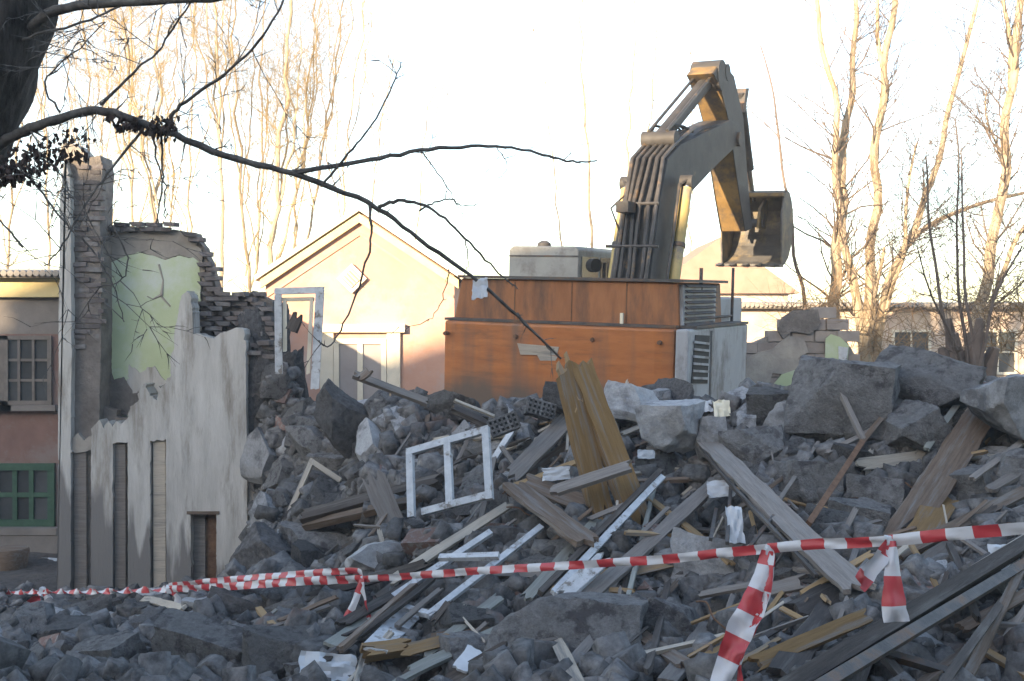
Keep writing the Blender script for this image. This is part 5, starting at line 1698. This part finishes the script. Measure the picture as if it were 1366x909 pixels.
# golden thicket behind the ruined wall
LEFT = [(150, 40, .05, 0), (176, 36, .10, -6), (212, 34, .13, 2), (252, 42, .09, 6), (290, 35, .13, -4), (318, 38, .12, -10), (346, 44, .10, 10), (372, 36, .19, 12), (402, 41, .11, 16),
        (430, 38, .10, 26), (462, 45, .09, 20), (120, 44, .1, -12), (60, 42, .1, -8), (20, 40, .1, 8), (508, 46, .07, 26), (232, 46, .08, 12), (565, 50, .07, 20)]
LLAB = {212: 'tall golden bare tree above the ruined pier gap', 290: 'golden bare tree over the green room', 318: 'golden bare tree just right of the ruin top', 372: 'stoutest golden bare tree left of the gable'}
for i, (x, D, r0, lean) in enumerate(LEFT):
    rnd = random.Random(100 + i)
    hbase = 470
    top = -60 if x < 480 else random.choice((60, 100))
    seq = [(x - lean, hbase), (x - lean * .6 + rnd.uniform(-4, 4), 330), (x + rnd.uniform(-6, 6), 200), (x + lean * .7 + rnd.uniform(-5, 5), 80), (x + lean * 1.4, top)]
    r0 *= .62
    limbs = [(seq, r0, r0 * .35)]
    for k in range(3):
        y0 = rnd.uniform(150, 380)
        x0_ = np.interp(y0, [q[1] for q in seq][::-1], [q[0] for q in seq][::-1])
        s = rnd.choice((-1, 1)) * rnd.uniform(15, 45)
        limbs.append(([(x0_, y0), (x0_ + s * .5, y0 - 80), (x0_ + s * .9, y0 - 170), (x0_ + s * 1.1, y0 - 260)], r0 * .45, .015))
    traced_tree('bare_tree', LLAB.get(x, 'slender golden bare tree in the thicket behind the ruined wall'), limbs, D,
                None if x in LLAB else 'slender trees of the golden thicket', twigs=36 if x < 480 else 12, seed=200 + i, tl=1.7, tr=.007)
# dry brush at right edge and lit scrub over the broken wall
def brush(cx, cy, D, w_, h_, n, label, seed, m='dry_brush', name='dry_brush', L=.9, gz=None):
    rnd = random.Random(seed)
    mb = MB()
    c = at(cx, cy, D)
    for _ in range(n):
        p = c + Vector((rnd.gauss(0, w_ * .35), rnd.gauss(0, .5), rnd.gauss(0, h_ * .3)))
        d = Vector((rnd.gauss(0, .7), rnd.gauss(0, .5), rnd.uniform(.1, 1)))
        grow(mb, p, d, L * rnd.uniform(.5, 1.3), .009, 1, rnd, 0, .1, 3, .8, 3, .25)
    o = mb.build(name, m, fixn=False)
    return tag(o, label, 'brush', kind='stuff')
brush(1345, 440, 17.5, 1.3, 1.2, 170, 'tangled dry brush at the right edge behind the pale slab', 5)
brush(1090, 430, 21.5, 1.2, .7, 90, 'sunlit dry scrub hanging over the broken block wall', 6)
brush(1190, 470, 22.0, 1.3, .8, 90, 'sunlit dry scrub round the foot of the pale bare tree', 7)
brush(-40, 420, 24, 2.0, 1.6, 60, 'thin dry twigs before the old house', 9, 'twig_grey', 'dry_brush', 1.0)

# ------------------------------------------------------------------ the near tree with its overhanging branch
nt_ = empty('overhanging_tree', (0, 0, 0), 'dark thick trunked tree reaching a long bare branch over the heap', 'tree')
TD = 7.2
tp_ = [at(-330, 1400, TD), at(-300, 900, TD), at(-210, 500, TD), at(-112, 280, TD), at(-50, 140, TD), at(-5, 20, TD), at(30, -120, TD + .1), at(60, -300, TD + .2)]
cp = catmull(tp_, 7)
n = len(cp)
tk = MB()
rad = [.40 - .10 * i / (n - 1) + (.12 if i < 6 else 0) for i in range(n)]
tk.tube(cp, rad, 28)
tr_ = random.Random(4)
tk.v = [tuple(Vector(p) * 1 + Vector((mnoise.noise(Vector((p[0] * 9, p[1] * 9, p[2] * 1.7))), mnoise.noise(Vector((p[1] * 9, p[0] * 9, p[2] * 1.7))), 0)) * .05) for p in tk.v]
tk.build('trunk', 'bark_dark', nt_, smooth=True)
BR = [
    ([(-30, 215, 7.2), (10, 185, 7.1), (60, 165, 7.0), (130, 148, 7.0), (200, 168, 7.05), (300, 207, 7.2), (390, 232, 7.3), (490, 270, 7.5), (560, 320, 7.6), (640, 377, 7.8), (700, 432, 8.0), (748, 478, 8.3)], .036, .008),
    ([(10, 60, 7.15), (75, 15, 7.0), (160, 4, 6.9), (300, -4, 6.7), (380, -14, 6.6)], .036, .016),
    ([(388, 230, 7.3), (480, 216, 7.35), (560, 200, 7.4), (640, 195, 7.4), (700, 200, 7.5), (745, 212, 7.5), (772, 217, 7.5), (796, 215, 7.5)], .017, .005),
    ([(430, 245, 7.36), (465, 205, 7.3), (497, 165, 7.2), (522, 120, 7.15), (535, 84, 7.1)], .010, .004),
    ([(225, 165, 7.1), (240, 140, 7.05), (300, 100, 7.0), (350, 48, 6.9), (384, -10, 6.85)], .014, .006),
    ([(135, 140, 7.0), (175, 100, 6.95), (215, 62, 6.9), (258, -5, 6.8)], .011, .005),
    ([(505, 276, 7.5), (538, 268, 7.45), (580, 282, 7.4), (620, 318, 7.4), (660, 360, 7.5), (690, 384, 7.5)], .014, .005),
    ([(560, 281, 7.45), (580, 270, 7.4), (603, 266, 7.4), (612, 274, 7.4), (640, 272, 7.4)], .008, .003),
    ([(492, 272, 7.5), (495, 320, 7.4), (482, 370, 7.4), (455, 440, 7.35), (437, 462, 7.3), (425, 455, 7.3)], .010, .004),
    ([(193, 168, 7.05), (150, 225, 7.0), (115, 270, 6.95), (85, 325, 6.9), (60, 355, 6.9)], .010, .004),
    ([(215, 175, 7.1), (217, 220, 7.1), (214, 265, 7.1), (208, 300, 7.1)], .009, .004),
    ([(205, 172, 7.1), (208, 210, 7.15), (220, 250, 7.15), (218, 290, 7.15)], .007, .004),
    ([(15, 222, 7.1), (45, 245, 7.1), (80, 290, 7.0), (120, 330, 7.0), (150, 380, 7.0), (165, 430, 7.0)], .009, .003),
    ([(30, 200, 7.1), (75, 225, 7.0), (95, 260, 7.0)], .008, .003),
    ([(0, 80, 7.2), (40, 50, 7.0), (110, 30, 6.9), (160, 8, 6.9)], .012, .006),
    ([(80, 150, 7.0), (60, 110, 6.95), (100, 70, 6.9), (140, 30, 6.85)], .007, .003),
    ([(560, 200, 7.4), (590, 240, 7.4), (610, 275, 7.4), (622, 300, 7.4)], .005, .002),
    ([(600, 360, 7.7), (590, 400, 7.6), (570, 430, 7.6)], .005, .002),
    ([(620, 318, 7.4), (625, 350, 7.4), (616, 375, 7.4)], .005, .002),
    ([(660, 195, 7.45), (676, 220, 7.45), (664, 240, 7.45), (648, 230, 7.45)], .004, .002),
    ([(30, 330, 7.0), (5, 300, 7.0), (-30, 260, 7.1)], .008, .004),
    ([(150, 300, 7.0), (170, 345, 7.0), (160, 375, 7.0), (130, 382, 7.0)], .006, .003),
    ([(690, 420, 8.0), (720, 450, 8.05), (735, 470, 8.1)], .006, .003),
]
tw = MB()
for bi, (seq, r0, r1) in enumerate(BR):
    pts = [at(*q) for q in seq]
    cp = catmull(pts, 6)
    n = len(cp)
    rn = random.Random(bi)
    cp = [c + Vector((rn.gauss(0, .004), rn.gauss(0, .004), rn.gauss(0, .004))) for c in cp]
    rad = [(r0 + (r1 - r0) * (i / (n - 1)) ** .8) * (1 + rn.uniform(-.08, .12)) for i in range(n)]
    MB().tube(cp, rad, 10 if r0 > .03 else 6).build('branch', 'branch_bark', nt_, smooth=True)
    # buds and short spurs
    L_ = sum((cp[i + 1] - cp[i]).length for i in range(n - 1))
    for _ in range(int(L_ * 11)):
        k = rn.randint(2, n - 1)
        d = (cp[k] - cp[k - 1]).normalized()
        sv = Vector((rn.gauss(0, 1), rn.gauss(0, .5), rn.gauss(.3, 1)))
        sv = (sv - d * sv.dot(d)).normalized()
        l_ = rn.uniform(.02, .05) if rn.random() < .75 else rn.uniform(.1, .22)
        grow(tw, cp[k], d * .6 + sv, l_, max(.0035, rad[k] * .3), 0 if l_ < .06 else 1, rn, .02, 0, 4, .6, 2)
    if bi in (1, 4, 5, 9, 12, 13, 14, 15, 20, 21):
        for _ in range(int(3 + L_ * 3)):
            k = rn.randint(2, n - 1)
            grow(tw, cp[k], Vector((rn.gauss(0, 1), rn.gauss(0, .4), rn.gauss(-.1, .8))), rn.uniform(.25, .7), .004, 2, rn, 0, .1, 3, .7, 3)
tw.build('twigs', 'branch_bark', nt_, fixn=False)
# clumps of dead hanging leaves along the branch
lf = MB()
rl = random.Random(9)
def leafclump(px0, py0, px1, py1, D, n, hang):
    for _ in range(n):
        t = rl.random()
        p = at(px0 + (px1 - px0) * t, py0 + (py1 - py0) * t, D) + Vector((rl.gauss(0, .03), rl.gauss(0, .05), -rl.random() * hang))
        l_, w_ = rl.uniform(.025, .06), rl.uniform(.01, .022)
        d = Vector((rl.gauss(0, .4), rl.gauss(0, .4), -1)).normalized()
        s = d.orthogonal().normalized()
        s = Quaternion(d, rl.uniform(0, 6.28)) @ s
        nn = d.cross(s)
        lf.add([p, p + d * l_ * .5 + s * w_ + nn * .006, p + d * l_, p + d * l_ * .5 - s * w_ + nn * .006], [(0, 1, 2, 3)])
leafclump(-20, 205, 110, 165, 7.0, 300, .2)
leafclump(-20, 215, 40, 215, 7.0, 160, .12)
leafclump(150, 150, 225, 168, 7.03, 130, .07)
leafclump(215, 150, 232, 160, 7.05, 60, .06)
lo = lf.build('dead_leaves', 'dead_leaf', nt_, fixn=False)
lo['kind'] = 'stuff'

# ------------------------------------------------------------------ dusty air over the site
hzm = bpy.data.materials.new('haze')
hzm.use_nodes = True
hn_ = hzm.node_tree
hn_.nodes.clear()
pv_ = hn_.nodes.new('ShaderNodeVolumePrincipled')
pv_.inputs['Color'].default_value = (0.98, 0.95, 0.9, 1)
pv_.inputs['Density'].default_value = 0.0019
pv_.inputs['Anisotropy'].default_value = 0.0
ho_ = hn_.nodes.new('ShaderNodeOutputMaterial')
hn_.links.new(pv_.outputs[0], ho_.inputs['Volume'])
MATS['haze'] = hzm
hb = MB().box((-130, -60, -2.5), (130, 110, 26)).build('haze', 'haze')
tag(hb, 'thin dusty air over the whole site', kind='stuff')
